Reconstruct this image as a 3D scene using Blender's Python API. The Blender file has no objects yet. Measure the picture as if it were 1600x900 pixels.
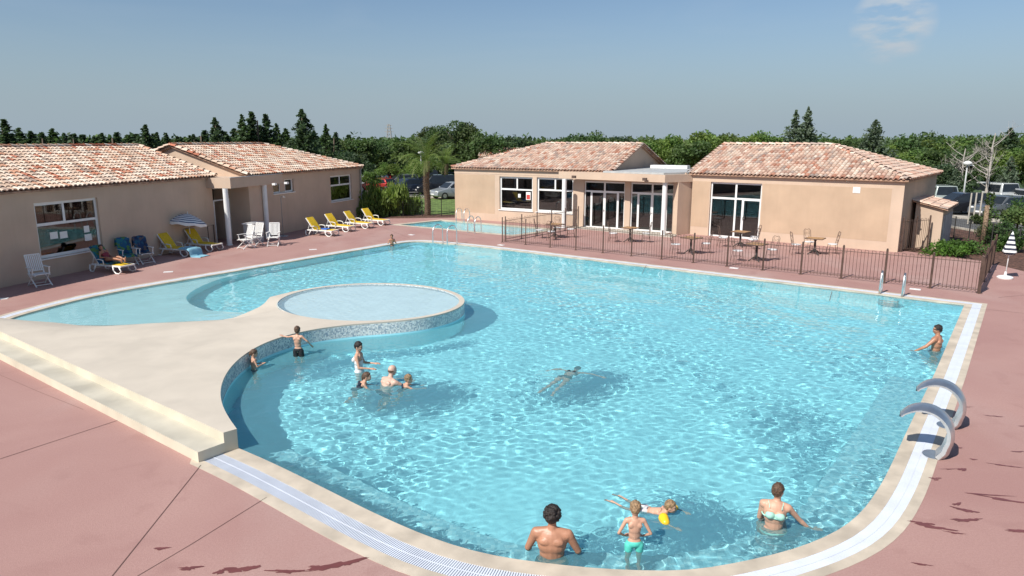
import bpy, bmesh, math, random
import numpy as np
from mathutils import Vector, Matrix, noise
from mathutils.geometry import tessellate_polygon, delaunay_2d_cdt
random.seed(7)
sc = bpy.context.scene
COL = sc.collection
R = math.radians
F = 1100.0; H = 5.1; P = math.atan(232 / F)
# ---------- survey helpers: where a sight line meets a level, or a facade line ----------
def g(u, v, z=0.0):
    x = (u - 800) / F; y = -(v - 450) / F
    dy = math.cos(P) + y * math.sin(P); dz = -math.sin(P) + y * math.cos(P)
    t = (z - H) / dz
    return Vector((x * t, dy * t, z))
def tline(u, z, p0, d):
    k = (u - 800) / F
    c, s = math.cos(P), math.sin(P)
    # p0.x+t*d.x = k*((p0.y+t*d.y)*c+(H-z)*s)
    return (k * (p0[1] * c + (H - z) * s) - p0[0]) / (d[0] - k * d[1] * c)
def zof(v, y):
    a = -(v - 450) / F
    return H + y * (-math.sin(P) + a * math.cos(P)) / (math.cos(P) + a * math.sin(P))
def xof(u, y, z=0.0):
    return (u - 800) / F * (y * math.cos(P) + (H - z) * math.sin(P))
def bear(b): return Vector((math.sin(R(b)), math.cos(R(b)), 0))
# ---------- object helpers ----------
def tag(o, label=None, cat=None, group=None, kind=None):
    if label: o['label'] = label
    if cat: o['category'] = cat
    if group: o['group'] = group
    if kind: o['kind'] = kind
    return o
def thing(name, label, cat, loc=(0, 0, 0), rz=0.0, group=None):
    o = bpy.data.objects.new(name, None); COL.objects.link(o)
    o.empty_display_size = .2
    o.location = loc; o.rotation_euler = (0, 0, rz)
    return tag(o, label, cat, group)
def copy_tree(o, parent=None):
    c = o.copy(); COL.objects.link(c); c.parent = parent
    for ch in list(o.children): copy_tree(ch, c)
    return c
def place(o, x, y, z, rz, label=None, group=None):
    o.location = (x, y, z); o.rotation_euler = (0, 0, rz)
    if label: o['label'] = label
    if group: o['group'] = group
    return o
class MB:
    def __init__(s): s.v = []; s.f = []; s.M = None; s.c = []
    def add(s, vs, fs, col=None):
        n = len(s.v)
        if s.M is not None: vs = [s.M @ Vector(p) for p in vs]
        s.v += [tuple(p) for p in vs]; s.f += [tuple(i + n for i in f) for f in fs]
        if col is not None: s.c += [col] * len(vs)
        return s
    def box(s, a, b, col=None):
        x0, y0, z0 = a; x1, y1, z1 = b
        return s.add([(x0,y0,z0),(x1,y0,z0),(x1,y1,z0),(x0,y1,z0),(x0,y0,z1),(x1,y0,z1),(x1,y1,z1),(x0,y1,z1)],
                     [(0,3,2,1),(4,5,6,7),(0,1,5,4),(1,2,6,5),(2,3,7,6),(3,0,4,7)], col)
    def beam(s, p, q, w, t, up=(0, 0, 1)):
        p = Vector(p); q = Vector(q); d = (q - p).normalized(); up = Vector(up)
        if abs(d.dot(up)) > .98: up = Vector((1, 0, 0))
        x = d.cross(up).normalized() * w / 2; y = x.cross(d).normalized() * t / 2
        vs = [p-x-y, p+x-y, p+x+y, p-x+y, q-x-y, q+x-y, q+x+y, q-x+y]
        return s.add(vs, [(0,1,2,3),(7,6,5,4),(0,4,5,1),(1,5,6,2),(2,6,7,3),(3,7,4,0)])
    def tube(s, pts, r, n=8, cap=True):
        pts = [Vector(p) for p in pts]
        rs = r if isinstance(r, (list, tuple)) else [r] * len(pts)
        vs = []; x = None
        for i, p in enumerate(pts):
            d = (pts[min(i+1, len(pts)-1)] - pts[max(i-1, 0)])
            d = d.normalized() if d.length > 1e-9 else Vector((0, 0, 1))
            if x is None:
                x = d.cross(Vector((0, 0, 1)) if abs(d.z) < .9 else Vector((1, 0, 0))).normalized()
            else:
                x = (x - d * x.dot(d)).normalized()
            y = d.cross(x)
            for k in range(n):
                a = 2 * math.pi * k / n
                vs.append(p + (x * math.cos(a) + y * math.sin(a)) * rs[i])
        fs = []
        for i in range(len(pts) - 1):
            for k in range(n):
                k2 = (k + 1) % n
                fs.append((i*n+k, i*n+k2, (i+1)*n+k2, (i+1)*n+k))
        if cap:
            fs.append(tuple(range(n-1, -1, -1))); fs.append(tuple((len(pts)-1)*n + k for k in range(n)))
        return s.add(vs, fs)
    def lathe(s, prof, n=16, c=(0, 0, 0)):
        vs = []
        for r, z in prof:
            for k in range(n):
                a = 2*math.pi*k/n; vs.append((c[0]+r*math.cos(a), c[1]+r*math.sin(a), c[2]+z))
        fs = [(i*n+k, i*n+(k+1) % n, (i+1)*n+(k+1) % n, (i+1)*n+k) for i in range(len(prof)-1) for k in range(n)]
        fs.append(tuple(range(n-1, -1, -1))); fs.append(tuple((len(prof)-1)*n+k for k in range(n)))
        return s.add(vs, fs)
    def ell(s, c, r, n=10, m=7, rot=None):
        vs = []; c = Vector(c)
        for i in range(m + 1):
            t = math.pi * i / m
            for k in range(n):
                a = 2*math.pi*k/n
                p = Vector((r[0]*math.sin(t)*math.cos(a), r[1]*math.sin(t)*math.sin(a), r[2]*math.cos(t)))
                if rot is not None: p = rot @ p
                vs.append(c + p)
        fs = [(i*n+k, (i+1)*n+k, (i+1)*n+(k+1) % n, i*n+(k+1) % n) for i in range(m) for k in range(n)]
        return s.add(vs, fs)
    def prism(s, poly, z0, z1):
        n = len(poly)
        vs = [(p[0], p[1], z0) for p in poly] + [(p[0], p[1], z1) for p in poly]
        tri = tessellate_polygon([[Vector((p[0], p[1], 0)) for p in poly]])
        fs = [tuple(t) for t in tri] + [tuple(i + n for i in t) for t in tri]
        fs += [(i, (i+1) % n, (i+1) % n + n, i + n) for i in range(n)]
        return s.add(vs, fs)
    def build(s, name, mat, parent=None, smooth=False, fix=True, split=None):
        me = bpy.data.meshes.new(name)
        me.from_pydata(s.v, [], s.f)
        if fix:
            bm = bmesh.new(); bm.from_mesh(me); bmesh.ops.recalc_face_normals(bm, faces=bm.faces); bm.to_mesh(me); bm.free()
        if len(s.c) == len(s.v) and s.c:
            at = me.color_attributes.new('tint', 'FLOAT_COLOR', 'POINT')
            at.data.foreach_set('color', np.array([(*c, 1) for c in s.c], dtype=np.float32).ravel())
        if mat: me.materials.append(mat)
        if smooth: 
            if split: me.shade_smooth(); me.set_sharp_from_angle(angle=R(split))
            else: me.shade_smooth()
        o = bpy.data.objects.new(name, me); COL.objects.link(o)
        if parent: o.parent = parent
        return o
def structure(name, mb, mat, **k):
    o = mb.build(name, mat, **k); o['kind'] = 'structure'; return o
def npmesh(name, V, Fc, mat, parent=None, smooth=False, tint=None):
    me = bpy.data.meshes.new(name); V = np.asarray(V, dtype=np.float32); Fc = np.asarray(Fc, dtype=np.int32)
    me.vertices.add(len(V)); me.vertices.foreach_set('co', V.ravel())
    me.loops.add(Fc.size); me.loops.foreach_set('vertex_index', Fc.ravel())
    me.polygons.add(len(Fc)); me.polygons.foreach_set('loop_start', np.arange(0, Fc.size, Fc.shape[1], dtype=np.int32))
    if tint is not None:
        at = me.color_attributes.new('tint', 'FLOAT_COLOR', 'POINT')
        at.data.foreach_set('color', np.asarray(tint, dtype=np.float32).ravel())
    me.update(); me.validate()
    if mat: me.materials.append(mat)
    if smooth: me.shade_smooth()
    o = bpy.data.objects.new(name, me); COL.objects.link(o)
    if parent: o.parent = parent
    return o
# ---------- materials ----------
def mat(name, col, rough=.6, metal=0.0, var=.12, scale=3.0, bump=0.0, bscale=60, spec=.5, tint=False, detail=4, col2=None, dist=0.0):
    m = bpy.data.materials.new(name); m.use_nodes = True
    nt = m.node_tree; p = nt.nodes['Principled BSDF']; L = nt.links
    p.inputs['Roughness'].default_value = rough; p.inputs['Metallic'].default_value = metal
    p.inputs['Specular IOR Level'].default_value = spec
    tc = nt.nodes.new('ShaderNodeTexCoord')
    n = nt.nodes.new('ShaderNodeTexNoise'); n.inputs['Scale'].default_value = scale; n.inputs['Detail'].default_value = detail
    n.inputs['Distortion'].default_value = dist
    L.new(tc.outputs['Object'], n.inputs['Vector'])
    mr = nt.nodes.new('ShaderNodeMapRange'); mr.inputs[1].default_value = .3; mr.inputs[2].default_value = .7
    L.new(n.outputs[0], mr.inputs[0])
    mx = nt.nodes.new('ShaderNodeMix'); mx.data_type = 'RGBA'
    if tint:
        at = nt.nodes.new('ShaderNodeAttribute'); at.attribute_name = 'tint'
        mr.inputs[3].default_value = 1 - var; mr.inputs[4].default_value = 1 + var
        vm = nt.nodes.new('ShaderNodeVectorMath'); vm.operation = 'SCALE'
        L.new(at.outputs['Color'], vm.inputs[0]); L.new(mr.outputs[0], vm.inputs['Scale'])
        L.new(vm.outputs[0], p.inputs['Base Color'])
    else:
        c2 = col2 or tuple(c * (1 - 2 * var) for c in col)
        mx.inputs[6].default_value = (*c2, 1); mx.inputs[7].default_value = (*[min(1, c * (1 + (0 if col2 else var))) for c in col], 1)
        L.new(mr.outputs[0], mx.inputs[0]); L.new(mx.outputs[2], p.inputs['Base Color'])
    if bump:
        b = nt.nodes.new('ShaderNodeTexNoise'); b.inputs['Scale'].default_value = bscale; b.inputs['Detail'].default_value = 6
        L.new(tc.outputs['Object'], b.inputs['Vector'])
        bn = nt.nodes.new('ShaderNodeBump'); bn.inputs['Strength'].default_value = bump; bn.inputs['Distance'].default_value = .02
        L.new(b.outputs[0], bn.inputs['Height']); L.new(bn.outputs[0], p.inputs['Normal'])
    return m
def principled(m): return m.node_tree.nodes['Principled BSDF']
M = {}
M['deck'] = mat('deck_concrete', (.37, .185, .16), .75, var=.0, bump=.35, bscale=90)
def deck_nodes(m):
    nt = m.node_tree; L = nt.links; p = principled(m)
    tc = nt.nodes.new('ShaderNodeTexCoord')
    def nz(scale, det, dist=0, stretch=None):
        n = nt.nodes.new('ShaderNodeTexNoise'); n.inputs['Scale'].default_value = scale; n.inputs['Detail'].default_value = det; n.inputs['Distortion'].default_value = dist
        if stretch:
            mp = nt.nodes.new('ShaderNodeMapping'); mp.inputs['Scale'].default_value = stretch; mp.inputs['Rotation'].default_value = (0, 0, R(50))
            L.new(tc.outputs['Object'], mp.inputs[0]); L.new(mp.outputs[0], n.inputs['Vector'])
        else: L.new(tc.outputs['Object'], n.inputs['Vector'])
        return n.outputs[0]
    def rng(i, a, b, c, d):
        r = nt.nodes.new('ShaderNodeMapRange'); r.inputs[1].default_value = a; r.inputs[2].default_value = b; r.inputs[3].default_value = c; r.inputs[4].default_value = d
        L.new(i, r.inputs[0]); return r.outputs[0]
    def mix(f, a, b):
        x = nt.nodes.new('ShaderNodeMix'); x.data_type = 'RGBA'; L.new(f, x.inputs[0])
        for s_, val in ((6, a), (7, b)):
            if isinstance(val, tuple): x.inputs[s_].default_value = (*val, 1)
            else: L.new(val, x.inputs[s_])
        return x.outputs[2]
    a = mix(rng(nz(.35, 5, .6), .35, .68, 0, 1), (.33, .175, .155), (.40, .235, .205))
    b = mix(rng(nz(.22, 6, 1.2, (1, .45, 1)), .50, .72, 0, .8), a, (.43, .30, .27))      # worn, bleached sweeps
    c = mix(rng(nz(1.1, 7, .9), .57, .72, 0, .5), b, (.25, .12, .105))                     # darker blotches
    d0 = mix(rng(nz(34, 4), .35, .68, 0, .42), c, (.27, .135, .12))
    d = mix(rng(nz(130, 2), .40, .62, 0, .4), d0, (.46, .30, .27))                        # aggregate
    L.new(d, p.inputs['Base Color'])
deck_nodes(M['deck'])
def weather(m, amt=.14, sc_=(1.6, 1.6, .22), dark=(.62, .58, .54)):
    """faint rain streaks and patches, darker than the render coat"""
    nt = m.node_tree; L = nt.links; p = principled(m); src = p.inputs['Base Color'].links[0].from_socket
    tc = nt.nodes.new('ShaderNodeTexCoord'); mp = nt.nodes.new('ShaderNodeMapping'); mp.inputs['Scale'].default_value = sc_; L.new(tc.outputs['Object'], mp.inputs[0])
    n = nt.nodes.new('ShaderNodeTexNoise'); n.inputs['Scale'].default_value = 3.5; n.inputs['Detail'].default_value = 6; L.new(mp.outputs[0], n.inputs['Vector'])
    r = nt.nodes.new('ShaderNodeMapRange'); r.inputs[1].default_value = .48; r.inputs[2].default_value = .75; r.inputs[4].default_value = amt*2; L.new(n.outputs[0], r.inputs[0])
    x = nt.nodes.new('ShaderNodeMix'); x.data_type = 'RGBA'; x.blend_type = 'MULTIPLY'; x.inputs[7].default_value = (*dark, 1); L.new(r.outputs[0], x.inputs[0]); L.new(src, x.inputs[6]); L.new(x.outputs[2], p.inputs['Base Color'])
M['wet'] = mat('wet_deck', (.17, .055, .05), .35, var=.1)
M['joint'] = mat('joint', (.13, .07, .06), .9)
M['coping'] = mat('coping_stone', (.55, .475, .38), .7, var=.12, scale=2.2, bump=.2, bscale=120)
M['grate'] = mat('white_grate', (.66, .70, .78), .45, var=.04)
M['channel'] = mat('dark_channel', (.05, .06, .07), .6)
M['stone'] = mat('terrace_stone', (.55, .49, .41), .75, var=.05, scale=1.3, detail=8, bump=.25, bscale=70, dist=.4)
M['tread'] = mat('worn_tread', (.50, .465, .385), .75, var=.12, scale=1.2, detail=7, bump=.2, bscale=80)
M['step'] = mat('step_stone', (.62, .57, .45), .75, var=.08, scale=1.4, bump=.2, bscale=80)
M['render_wall'] = mat('wall_render', (.57, .43, .325), .9, var=.05, scale=.8, bump=.15, bscale=150)
M['panel'] = mat('wall_render_panel', (.50, .36, .25), .9, var=.06, scale=.7, bump=.15, bscale=150)
weather(M['render_wall'], .05); weather(M['panel'], .05)
M['wallb'] = mat('wall_render_shade_side', (.43, .30, .21), .9, var=.06, scale=.8, bump=.15, bscale=150)
M['inner'] = mat('interior_wall', (.55, .52, .47), .9)
M['white'] = mat('white_frame', (.78, .78, .77), .35, var=.03)
M['plastic'] = mat('white_plastic', (.78, .78, .76), .35, var=.03)
M['yellow'] = mat('yellow_fabric', (.75, .50, .02), .7, var=.08, scale=12)
M['tile'] = mat('roof_tile', (.5, .3, .2), .85, var=.18, scale=14, tint=True, bump=.2, bscale=40)
M['mortar'] = mat('tile_bed', (.42, .26, .18), .9, var=.25, scale=5)
M['slab'] = mat('canopy_slab', (.43, .44, .44), .6, var=.08)
M['steel'] = mat('brushed_steel', (.78, .78, .77), .42, metal=1.0, var=.06, scale=8)
M['pipe'] = mat('grey_pipe', (.35, .34, .33), .5)
M['rust'] = mat('brown_metal', (.12, .075, .058), .6, var=.2)
M['iron'] = mat('dark_iron', (.035, .032, .03), .5)
M['wood'] = mat('table_wood', (.42, .24, .11), .6, var=.2, scale=6)
M['bark'] = mat('bark', (.13, .095, .07), .95, var=.25, scale=8, bump=.5, bscale=12)
M['palmbark'] = mat('palm_bark', (.26, .18, .12), .95, var=.35, scale=14, bump=.8, bscale=20)
M['deadwood'] = mat('dead_branches', (.42, .38, .34), .9)
M['leaf'] = mat('leaves', (.05, .09, .03), .6, var=.25, scale=2, tint=True, spec=.3)
_nt = M['leaf'].node_tree; _p = principled(M['leaf']); _t = _nt.nodes.new('ShaderNodeBsdfTranslucent'); _x = _nt.nodes.new('ShaderNodeMixShader'); _x.inputs[0].default_value = .32
_s = _nt.nodes.new('ShaderNodeVectorMath'); _s.operation = 'MULTIPLY'; _s.inputs[1].default_value = (1.5, 1.7, 1.0); _nt.links.new(_p.inputs['Base Color'].links[0].from_socket, _s.inputs[0]); _nt.links.new(_s.outputs[0], _t.inputs[0])
_nt.links.new(_p.outputs[0], _x.inputs[1]); _nt.links.new(_t.outputs[0], _x.inputs[2]); _nt.links.new(_x.outputs[0], _nt.nodes['Material Output'].inputs[0])
M['mulch'] = mat('bark_mulch', (.12, .058, .04), .95, var=.4, scale=9, bump=.8, bscale=30)
M['grass'] = mat('lawn', (.13, .20, .045), .9, var=.3, scale=2.5, bump=.4, bscale=40)
M['earth'] = mat('dry_ground', (.14, .15, .06), .95, var=.0, col2=(.24, .20, .11), scale=.06, detail=6)
M['asphalt'] = mat('asphalt', (.10, .10, .10), .85, var=.12, bump=.2, bscale=150)
M['kerb'] = mat('kerb', (.46, .42, .36), .8)
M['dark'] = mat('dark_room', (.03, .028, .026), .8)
M['paper'] = mat('paper', (.8, .8, .78), .8, var=.02)
M['redpaper'] = mat('red_print', (.55, .06, .05), .7, var=.02)
M['shed_door'] = mat('shed_boards', (.52, .48, .46), .8)
M['rubber'] = mat('rubber', (.025, .025, .025), .8)
M['carglass'] = mat('car_glass', (.02, .025, .03), .08)
M['skin'] = mat('skin', (.56, .32, .22), .5, var=.06, scale=5)
M['skin_tan'] = mat('tanned_skin', (.42, .205, .125), .45, var=.08, scale=5)
M['skin_pale'] = mat('pale_skin', (.62, .40, .31), .5, var=.06, scale=5)
for k in ('skin', 'skin_tan', 'skin_pale'):
    principled(M[k]).inputs['Subsurface Weight'].default_value = 0
M['hair_dark'] = mat('dark_hair', (.022, .015, .012), .55, var=.3, scale=40, bump=.8, bscale=60)
M['hair_brown'] = mat('brown_hair', (.11, .06, .035), .55, var=.3, scale=40, bump=.8, bscale=60)
M['hair_blond'] = mat('fair_hair', (.30, .19, .10), .55, var=.3, scale=40, bump=.8, bscale=60)
M['navy'] = mat('navy_cloth', (.012, .018, .04), .7)
M['black'] = mat('black_cloth', (.012, .012, .014), .7)
M['mint'] = mat('mint_cloth', (.10, .58, .47), .6)
M['palemint'] = mat('pale_mint_cloth', (.42, .72, .60), .6)
M['whitecloth'] = mat('white_cloth', (.72, .72, .72), .7)
M['redcloth'] = mat('red_cloth', (.25, .03, .05), .7)
M['armband'] = mat('orange_armband', (.85, .50, .02), .35)
M['eye'] = mat('eye', (.03, .02, .02), .2)
M['lip'] = mat('lip', (.38, .13, .11), .5)
M['bluecloth'] = mat('blue_cloth', (.03, .12, .45), .8)
M['palecloth'] = mat('pale_blue_cloth', (.25, .50, .62), .8)
def cells(name, cols, scale, rough=.25):
    """small mosaic tiles, a random colour each"""
    m = bpy.data.materials.new(name); m.use_nodes = True; nt = m.node_tree; L = nt.links; p = principled(m)
    p.inputs['Roughness'].default_value = rough
    tc = nt.nodes.new('ShaderNodeTexCoord'); sn = nt.nodes.new('ShaderNodeVectorMath'); sn.operation = 'SNAP'
    sn.inputs[1].default_value = (scale,) * 3; L.new(tc.outputs['Object'], sn.inputs[0])
    wn = nt.nodes.new('ShaderNodeTexWhiteNoise'); L.new(sn.outputs[0], wn.inputs[0])
    cr = nt.nodes.new('ShaderNodeValToRGB'); cr.color_ramp.interpolation = 'CONSTANT'
    e = cr.color_ramp.elements; e[0].color = (*cols[0], 1); e[1].color = (*cols[-1], 1); e[1].position = (len(cols)-1)/len(cols)
    for i in range(1, len(cols)-1):
        q = e.new(i/len(cols)); q.color = (*cols[i], 1)
    L.new(wn.outputs[0], cr.inputs[0]); L.new(cr.outputs[0], p.inputs['Base Color'])
    return m
M['mosaic'] = cells('mosaic_tiles', [(.72, .72, .68), (.40, .44, .48), (.58, .60, .60), (.76, .76, .74), (.50, .52, .52), (.30, .36, .42), (.78, .78, .76)], .032)
M['liner'] = mat('pool_liner', (.46, .87, .94), .6, var=.03, scale=1.0)
M['shelf'] = mat('pale_pool_floor', (.86, .95, .96), .6, var=.04, scale=2.0)
M['bench_tile'] = cells('bench_tiles', [(.40, .68, .74), (.26, .50, .58), (.5, .74, .78), (.34, .6, .68)], .05, .5)
def stripes(name, c1, c2, scale, axis='Z', radial=False):
    m = bpy.data.materials.new(name); m.use_nodes = True; nt = m.node_tree; L = nt.links; p = principled(m); p.inputs['Roughness'].default_value = .8
    tc = nt.nodes.new('ShaderNodeTexCoord'); sp = nt.nodes.new('ShaderNodeSeparateXYZ'); L.new(tc.outputs['Object'], sp.inputs[0])
    mu = nt.nodes.new('ShaderNodeMath'); mu.operation = 'MULTIPLY'; mu.inputs[1].default_value = scale
    L.new(sp.outputs[axis], mu.inputs[0]); fr = nt.nodes.new('ShaderNodeMath'); fr.operation = 'FRACT'; L.new(mu.outputs[0], fr.inputs[0])
    gt = nt.nodes.new('ShaderNodeMath'); gt.operation = 'GREATER_THAN'; gt.inputs[1].default_value = .5; L.new(fr.outputs[0], gt.inputs[0])
    mx = nt.nodes.new('ShaderNodeMix'); mx.data_type = 'RGBA'; mx.inputs[6].default_value = (*c1, 1); mx.inputs[7].default_value = (*c2, 1)
    L.new(gt.outputs[0], mx.inputs[0]); L.new(mx.outputs[2], p.inputs['Base Color']); return m
M['stripe'] = stripes('striped_canvas', (.78, .78, .76), (.02, .025, .05), 6.0)
M['trunks'] = cells('patterned_trunks', [(.5, .5, .5), (.05, .06, .1), (.45, .2, .25)], .05, .8)
def towel_mat(name, cols, scale):
    m = bpy.data.materials.new(name); m.use_nodes = True; nt = m.node_tree; L = nt.links; p = principled(m); p.inputs['Roughness'].default_value = .95
    tc = nt.nodes.new('ShaderNodeTexCoord'); vo = nt.nodes.new('ShaderNodeTexVoronoi'); vo.inputs['Scale'].default_value = scale
    L.new(tc.outputs['Object'], vo.inputs['Vector']); sp = nt.nodes.new('ShaderNodeSeparateColor'); L.new(vo.outputs['Color'], sp.inputs[0])
    cr = nt.nodes.new('ShaderNodeValToRGB'); cr.color_ramp.interpolation = 'CONSTANT'; e = cr.color_ramp.elements
    e[0].color = (*cols[0], 1); e[1].color = (*cols[-1], 1); e[1].position = (len(cols)-1)/len(cols)
    for i in range(1, len(cols)-1): q = e.new(i/len(cols)); q.color = (*cols[i], 1)
    L.new(sp.outputs[0], cr.inputs[0]); L.new(cr.outputs[0], p.inputs['Base Color']); return m
M['towel_teal'] = towel_mat('teal_green_towel', [(.015, .06, .14), (.02, .16, .20), (.09, .20, .06), (.015, .10, .2)], 9)
M['towel_navy'] = towel_mat('navy_patterned_towel', [(.01, .025, .07), (.02, .09, .16), (.10, .08, .08), (.012, .04, .11)], 10)
def glass_mat():
    m = bpy.data.materials.new('window_glass'); m.use_nodes = True; nt = m.node_tree; L = nt.links
    nt.nodes.remove(principled(m)); out = nt.nodes['Material Output']
    t = nt.nodes.new('ShaderNodeBsdfTransparent'); t.inputs[0].default_value = (.45, .5, .5, 1)
    gl = nt.nodes.new('ShaderNodeBsdfGlossy'); gl.inputs['Roughness'].default_value = .02
    lw = nt.nodes.new('ShaderNodeFresnel'); lw.inputs[0].default_value = 1.9
    mx = nt.nodes.new('ShaderNodeMixShader'); L.new(lw.outputs[0], mx.inputs[0]); L.new(t.outputs[0], mx.inputs[1]); L.new(gl.outputs[0], mx.inputs[2])
    L.new(mx.outputs[0], out.inputs[0]); return m
M['glass'] = glass_mat()
M['far_leaf'] = M['leaf']
def water_mat(name, col, milk=.175, cloud=(.29, .70, .79)):
    m = bpy.data.materials.new(name); m.use_nodes = True; p = principled(m)
    p.inputs['Base Color'].default_value = (*col, 1); p.inputs['Roughness'].default_value = 0
    p.inputs['Transmission Weight'].default_value = 1; p.inputs['IOR'].default_value = 1.33
    # bathing water is a little cloudy: part of the light scatters back before it reaches the floor
    nt = m.node_tree; out = nt.nodes['Material Output']; d = nt.nodes.new('ShaderNodeBsdfDiffuse'); d.inputs[0].default_value = (*cloud, 1)
    x = nt.nodes.new('ShaderNodeMixShader'); x.inputs[0].default_value = milk
    nt.links.new(p.outputs[0], x.inputs[1]); nt.links.new(d.outputs[0], x.inputs[2]); nt.links.new(x.outputs[0], out.inputs[0])
    return m
M['water'] = water_mat('pool_water', (.70, .975, 1.0))
M['palewater'] = water_mat('shallow_water', (.86, .98, 1.0), .2, (.60, .84, .90))
# ---------- light, sky, camera ----------
SUN_B, SUN_E = 46, 47      # shadows fall towards this bearing
w = bpy.data.worlds.new('World'); sc.world = w; w.use_nodes = True
nt = w.node_tree; bg = nt.nodes['Background']
sky = nt.nodes.new('ShaderNodeTexSky'); sky.sky_type = 'NISHITA'; sky.sun_disc = False
sky.sun_elevation = R(SUN_E); sky.sun_rotation = R(SUN_B + 180); sky.altitude = 50; sky.air_density = 1.0; sky.dust_density = 1.0; sky.ozone_density = 2.0
# thin high cloud over the clear sky, a colour balance like the photograph's hazy summer air
tcw = nt.nodes.new('ShaderNodeTexCoord')
mp = nt.nodes.new('ShaderNodeMapping'); mp.inputs['Scale'].default_value = (1.2, 1.2, 7)
nt.links.new(tcw.outputs['Generated'], mp.inputs[0])
cn = nt.nodes.new('ShaderNodeTexNoise'); cn.inputs['Scale'].default_value = 2.2; cn.inputs['Detail'].default_value = 7; cn.inputs['Distortion'].default_value = .8
nt.links.new(mp.outputs[0], cn.inputs['Vector'])
cm = nt.nodes.new('ShaderNodeMapRange'); cm.inputs[1].default_value = .50; cm.inputs[2].default_value = .85; cm.inputs[4].default_value = .16
nt.links.new(cn.outputs[0], cm.inputs[0])
def blob(direction, sharp, power):
    dv = nt.nodes.new('ShaderNodeVectorMath'); dv.operation = 'DOT_PRODUCT'; dv.inputs[1].default_value = Vector(direction).normalized()
    nt.links.new(tcw.outputs['Generated'], dv.inputs[0])
    mr = nt.nodes.new('ShaderNodeMapRange'); mr.inputs[1].default_value = sharp; mr.inputs[2].default_value = 1; mr.inputs[4].default_value = power
    nt.links.new(dv.outputs['Value'], mr.inputs[0]); return mr.outputs[0]
b1 = blob((.54, 1.054, .160), .9988, 2.2)
cn2 = nt.nodes.new('ShaderNodeTexNoise'); cn2.inputs['Scale'].default_value = 22; cn2.inputs['Detail'].default_value = 6
mp2 = nt.nodes.new('ShaderNodeMapping'); mp2.inputs['Scale'].default_value = (1, 1, 3); nt.links.new(tcw.outputs['Generated'], mp2.inputs[0]); nt.links.new(mp2.outputs[0], cn2.inputs['Vector'])
cm2 = nt.nodes.new('ShaderNodeMapRange'); cm2.inputs[1].default_value = .42; cm2.inputs[2].default_value = .75; nt.links.new(cn2.outputs[0], cm2.inputs[0])
mb_ = nt.nodes.new('ShaderNodeMath'); mb_.operation = 'MULTIPLY'; nt.links.new(b1, mb_.inputs[0]); nt.links.new(cm2.outputs[0], mb_.inputs[1])
sm = nt.nodes.new('ShaderNodeMath'); sm.operation = 'ADD'; sm.use_clamp = True; nt.links.new(mb_.outputs[0], sm.inputs[0]); nt.links.new(cm.outputs[0], sm.inputs[1])
hs = nt.nodes.new('ShaderNodeHueSaturation'); hs.inputs['Saturation'].default_value = .9
tn = nt.nodes.new('ShaderNodeMix'); tn.data_type = 'RGBA'; tn.blend_type = 'MULTIPLY'; tn.inputs[0].default_value = 1; tn.inputs[7].default_value = (.80, .95, 1.06, 1)
nt.links.new(sky.outputs[0], tn.inputs[6]); nt.links.new(tn.outputs[2], hs.inputs['Color'])
mxw = nt.nodes.new('ShaderNodeMix'); mxw.data_type = 'RGBA'; mxw.inputs[7].default_value = (5.6, 6.3, 7.0, 1)
nt.links.new(sm.outputs[0], mxw.inputs[0]); nt.links.new(hs.outputs[0], mxw.inputs[6])
# summer haze low over the horizon
sz = nt.nodes.new('ShaderNodeSeparateXYZ'); nt.links.new(tcw.outputs['Generated'], sz.inputs[0])
hz = nt.nodes.new('ShaderNodeMapRange'); hz.interpolation_type = 'SMOOTHSTEP'; hz.inputs[1].default_value = -.02; hz.inputs[2].default_value = .20; hz.inputs[3].default_value = .95; hz.inputs[4].default_value = 0
nt.links.new(sz.outputs['Z'], hz.inputs[0]); mh = nt.nodes.new('ShaderNodeMix'); mh.data_type = 'RGBA'; mh.inputs[7].default_value = (3.6, 4.45, 5.2, 1)
nt.links.new(hz.outputs[0], mh.inputs[0]); nt.links.new(mxw.outputs[2], mh.inputs[6]); nt.links.new(mh.outputs[2], bg.inputs[0]); bg.inputs[1].default_value = .070
l = bpy.data.lights.new('sun', 'SUN'); l.energy = 4.2; l.angle = R(.5); l.color = (1, .95, .87); l.cycles.is_caustics_light = True
lo = bpy.data.objects.new('sun', l); COL.objects.link(lo)
sd = Vector((math.sin(R(SUN_B))*math.cos(R(SUN_E)), math.cos(R(SUN_B))*math.cos(R(SUN_E)), -math.sin(R(SUN_E))))
lo.rotation_euler = sd.to_track_quat('-Z', 'Y').to_euler(); lo.location = -sd * 60
cd = bpy.data.cameras.new('camera'); co = bpy.data.objects.new('camera', cd); COL.objects.link(co)
co.location = (0, 0, H); co.rotation_euler = (math.pi/2 - P, 0, 0); cd.lens = 36 * F / 1600; cd.sensor_width = 36; cd.clip_end = 6000; cd.clip_start = .1
sc.camera = co
sc.cycles.use_denoising = True; sc.cycles.caustics_refractive = True; sc.cycles.caustics_reflective = False
sc.cycles.max_bounces = 8; sc.cycles.transparent_max_bounces = 12; sc.cycles.sample_clamp_indirect = 6
sc.view_settings.view_transform = 'Standard'; sc.view_settings.look = 'None'; sc.view_settings.exposure = .48; sc.view_settings.gamma = 1
def receive(o):
    o.cycles.is_caustics_receiver = True
    for c in o.children: receive(c)
    return o
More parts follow.
